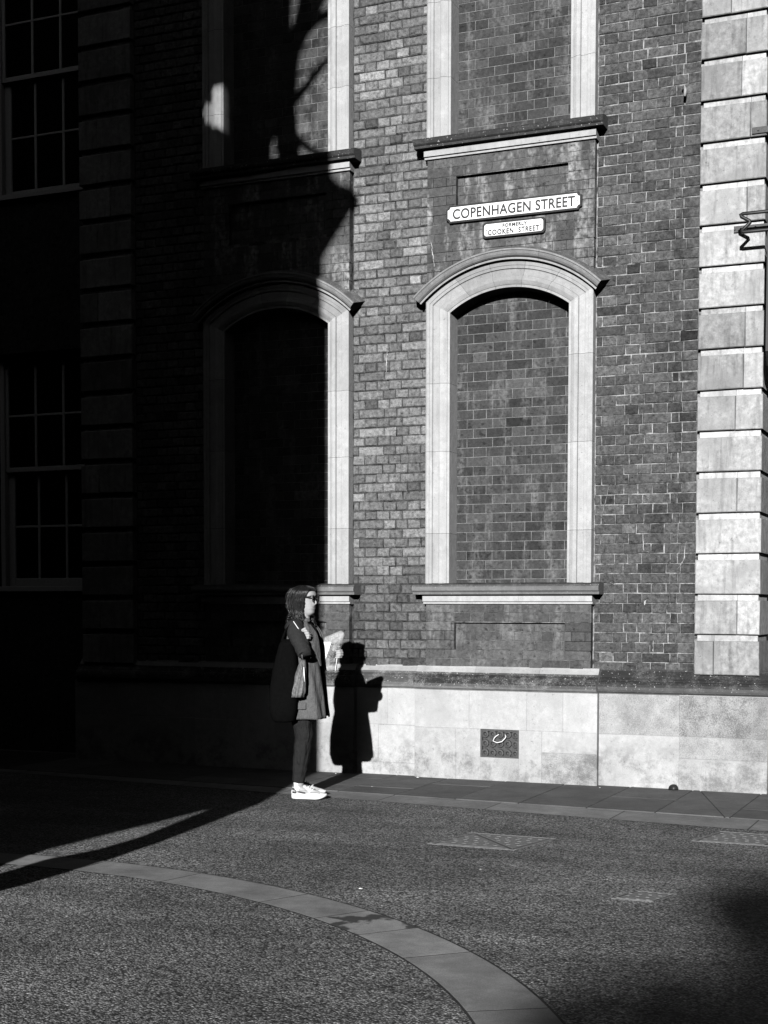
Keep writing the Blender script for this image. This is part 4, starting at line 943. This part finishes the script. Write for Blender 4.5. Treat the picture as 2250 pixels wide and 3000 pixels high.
# sunglasses
SG = plain('black_acetate', .012, .25, spec=.5); LENS = plain('dark_lens', .02, .08, spec=.5)
gl = empty('sunglasses', (HX, 0, HZ), R(-19)); gl.parent = person
for s in (-1, 1):
    cy, cz, cx = s*.033, .121, .104
    ring = [(cx-.012*abs(math.sin(0))-(abs(cy+.026*math.cos(a)*s)-.02)*.4, cy+.031*math.cos(a), cz+.028*math.sin(a)*(1 if math.sin(a) < 0 else .8)) for a in [2*math.pi*k/16 for k in range(17)]]
    mb = MB(); tube(mb, ring, .0048, 6); mb.build('rim', SG, gl, True)
    mb = MB(); mb.add([(x-.001, y, z) for x, y, z in ring[:16]]+[(x+.0015, y, z) for x, y, z in ring[:16]], [tuple(range(16)), tuple(reversed(range(16, 32)))], .02); mb.build('lens', LENS, gl)
    mb = MB(); tube(mb, [(cx-.008, s*.059, cz+.012), (cx-.03, s*.075, cz+.012), (.0, s*.083, cz+.006), (-.018, s*.083, cz-.012)], .005, 6); mb.build('temple', SG, gl)
mb = MB(); tube(mb, [(.108,-.009,.124),(.112,0,.127),(.108,.009,.124)], .003, 6); mb.build('bridge', SG, gl)

# ------------------------------------------------------------------ what she carries (things of their own)
def carried(name, label, cat):
    o = empty(name, PLOC, HEAD); tag(o, label, cat); return o
# crumpled printed bag in the left hand
bag = carried('printed_bag', 'crumpled printed plastic bag held out in front by the walking woman', 'bag')
FOIL, nt, b = new_mat('printed_film'); t = NT(nt); p = t.pos(obj=True); b.inputs['Roughness'].default_value = .35; b.inputs['Specular IOR Level'].default_value = .4
x = t.ramp(t.noise(p, 26, 3, .5), .42, .58, .12, .24); x = t.mix(t.ramp(t.noise(p, 14, 2), .54, .6), x, .07)
sep = t.n('ShaderNodeSeparateXYZ'); t.link(p, sep.inputs[0])
# white panel, widest at the top, on the rear part of the bag; pale band along the top
wz = t.math('SUBTRACT', sep.outputs[2], 1.06); edge = t.math('MULTIPLY_ADD', wz, .33, .112)
panel = t.math('MULTIPLY', t.math('MULTIPLY', t.ramp(t.math('SUBTRACT', edge, sep.outputs[0]), 0, .004), t.ramp(sep.outputs[2], 1.060, 1.066)), t.ramp(sep.outputs[2], 1.214, 1.210))
x = t.mix(t.ramp(sep.outputs[2], 1.195, 1.215), x, .26); x = t.mix(t.ramp(sep.outputs[2], 1.04, 1.02), x, .33); x = t.mix(panel, x, .85)
t.link(x, b.inputs['Base Color']); t.bump(t.noise(p, 30, 4, .6), .012, b)
BT = [(.985,.112,.178),(1.0,.102,.198),(1.06,.098,.205),(1.12,.096,.222),(1.18,.092,.238),(1.22,.092,.252),(1.25,.096,.262),(1.268,.100,.256),(1.275,.102,.235)]
rings = []; n = 24
for i in range(22):
    z = lerp(.985, 1.275, i/21); a, bb = interp(BT, z); cx = (a+bb)/2; rx = (bb-a)/2; th = .034*math.sin(math.pi*(i+.6)/22.2)**.6*(1-.5*i/21)+.004
    ring = []
    for k in range(n):
        q = 2*math.pi*k/n; wob = .006*noise.noise(Vector((math.cos(q)*3, math.sin(q)*3, z*22)))*2
        ring.append((cx+rx*math.cos(q)+wob*.6, .095-.25*(cx-.17)*0+(th+wob)*math.sin(q)*1.0, z+.022*(i/21)**3*math.cos(q*1)*1.2))
    rings.append(ring)
mb = MB(); loft(mb, rings, .4); mb.build('bag_film', FOIL, bag, True)
mb = MB(); tube(mb, [(.205,.075,1.085),(.20,.07,1.04),(.192,.072,.99)], [.004,.003,.003], 6); mb.build('drawstring', ZINC, bag)
# big black shoulder bag hanging at her near side, over the back of the coat
rk = carried('shoulder_bag', 'big black shoulder bag hanging behind the woman\'s near arm', 'bag')
rings = []
for z, xf, xb, hw in ((.605,-.09,-.22,.05),(.62,-.055,-.235,.07),(.70,-.040,-.262,.08),(.85,-.034,-.258,.083),(1.0,-.034,-.235,.078),(1.12,-.045,-.205,.066),(1.20,-.07,-.185,.05),(1.24,-.09,-.16,.025)):
    rings.append([((xf+xb)/2+(xf-xb)/2*math.copysign(abs(math.cos(q))**.7, math.cos(q)), -.225+hw*math.copysign(abs(math.sin(q))**.7, math.sin(q)), z) for q in [2*math.pi*k/28 for k in range(28)]])
mb = MB(); loft(mb, rings); mb.build('sack', BKP, rk, True)
for y in (-.20, -.25):
    mb = MB(); tube(mb, [(-.16,y,1.22),(-.14,y+.04,1.30),(-.09,y+.07,1.372),(-.03,y+.07,1.345),(.0,y+.045,1.27),(-.06,y,1.22),(-.13,y,1.20)], .011, 8, squash=.45); mb.build('strap', BKP, rk, True)
NYL = m_cloth('grey_nylon', .11, 60, .3, .001, rough=.45, fold=.03, spec=.4)
tb = carried('shopping_bag', 'grey nylon shopping bag with deep folds hanging from the woman\'s near elbow', 'bag')
rings = []; n = 40
for i in range(16):
    f = i/15; z = lerp(1.085, .80, f); cx = lerp(.012, -.035, f); rx = lerp(.016, .060, f**.7)*(1 if i < 14 else .85); ry = lerp(.014, .045, f**.8)
    rings.append([(cx+rx*math.cos(q)*(1+.10*math.sin(6*q+f*2)), -.275+.0*f+ry*math.sin(q)*(1+.22*math.sin(8*q+1)), z) for q in [2*math.pi*k/n for k in range(n)]])
mb = MB(); loft(mb, rings); mb.build('sack', NYL, tb, True)
mb = MB(); tube(mb, [(.012,-.275,1.08),(.012,-.305,1.10),(.010,-.325,1.15),(.012,-.27,1.19),(.014,-.255,1.13),(.012,-.27,1.085)], .006, 8); mb.build('handle', NYL, tb, True)
mb = MB(); tube(mb, [(.026,-.312,1.03),(.030,-.318,.97),(.034,-.322,.92)], [.004,.005,.002], 6); mb.build('cord', ZINC, tb, True)
pn = carried('cigarette', 'thin pale stick held in the woman\'s raised near hand', 'stick')
mb = MB(); tube(mb, [(-.010,-.232,1.285),(-.072,-.236,1.376)], [.0034,.0028], 8); mb.build('stick', ZINC, pn)
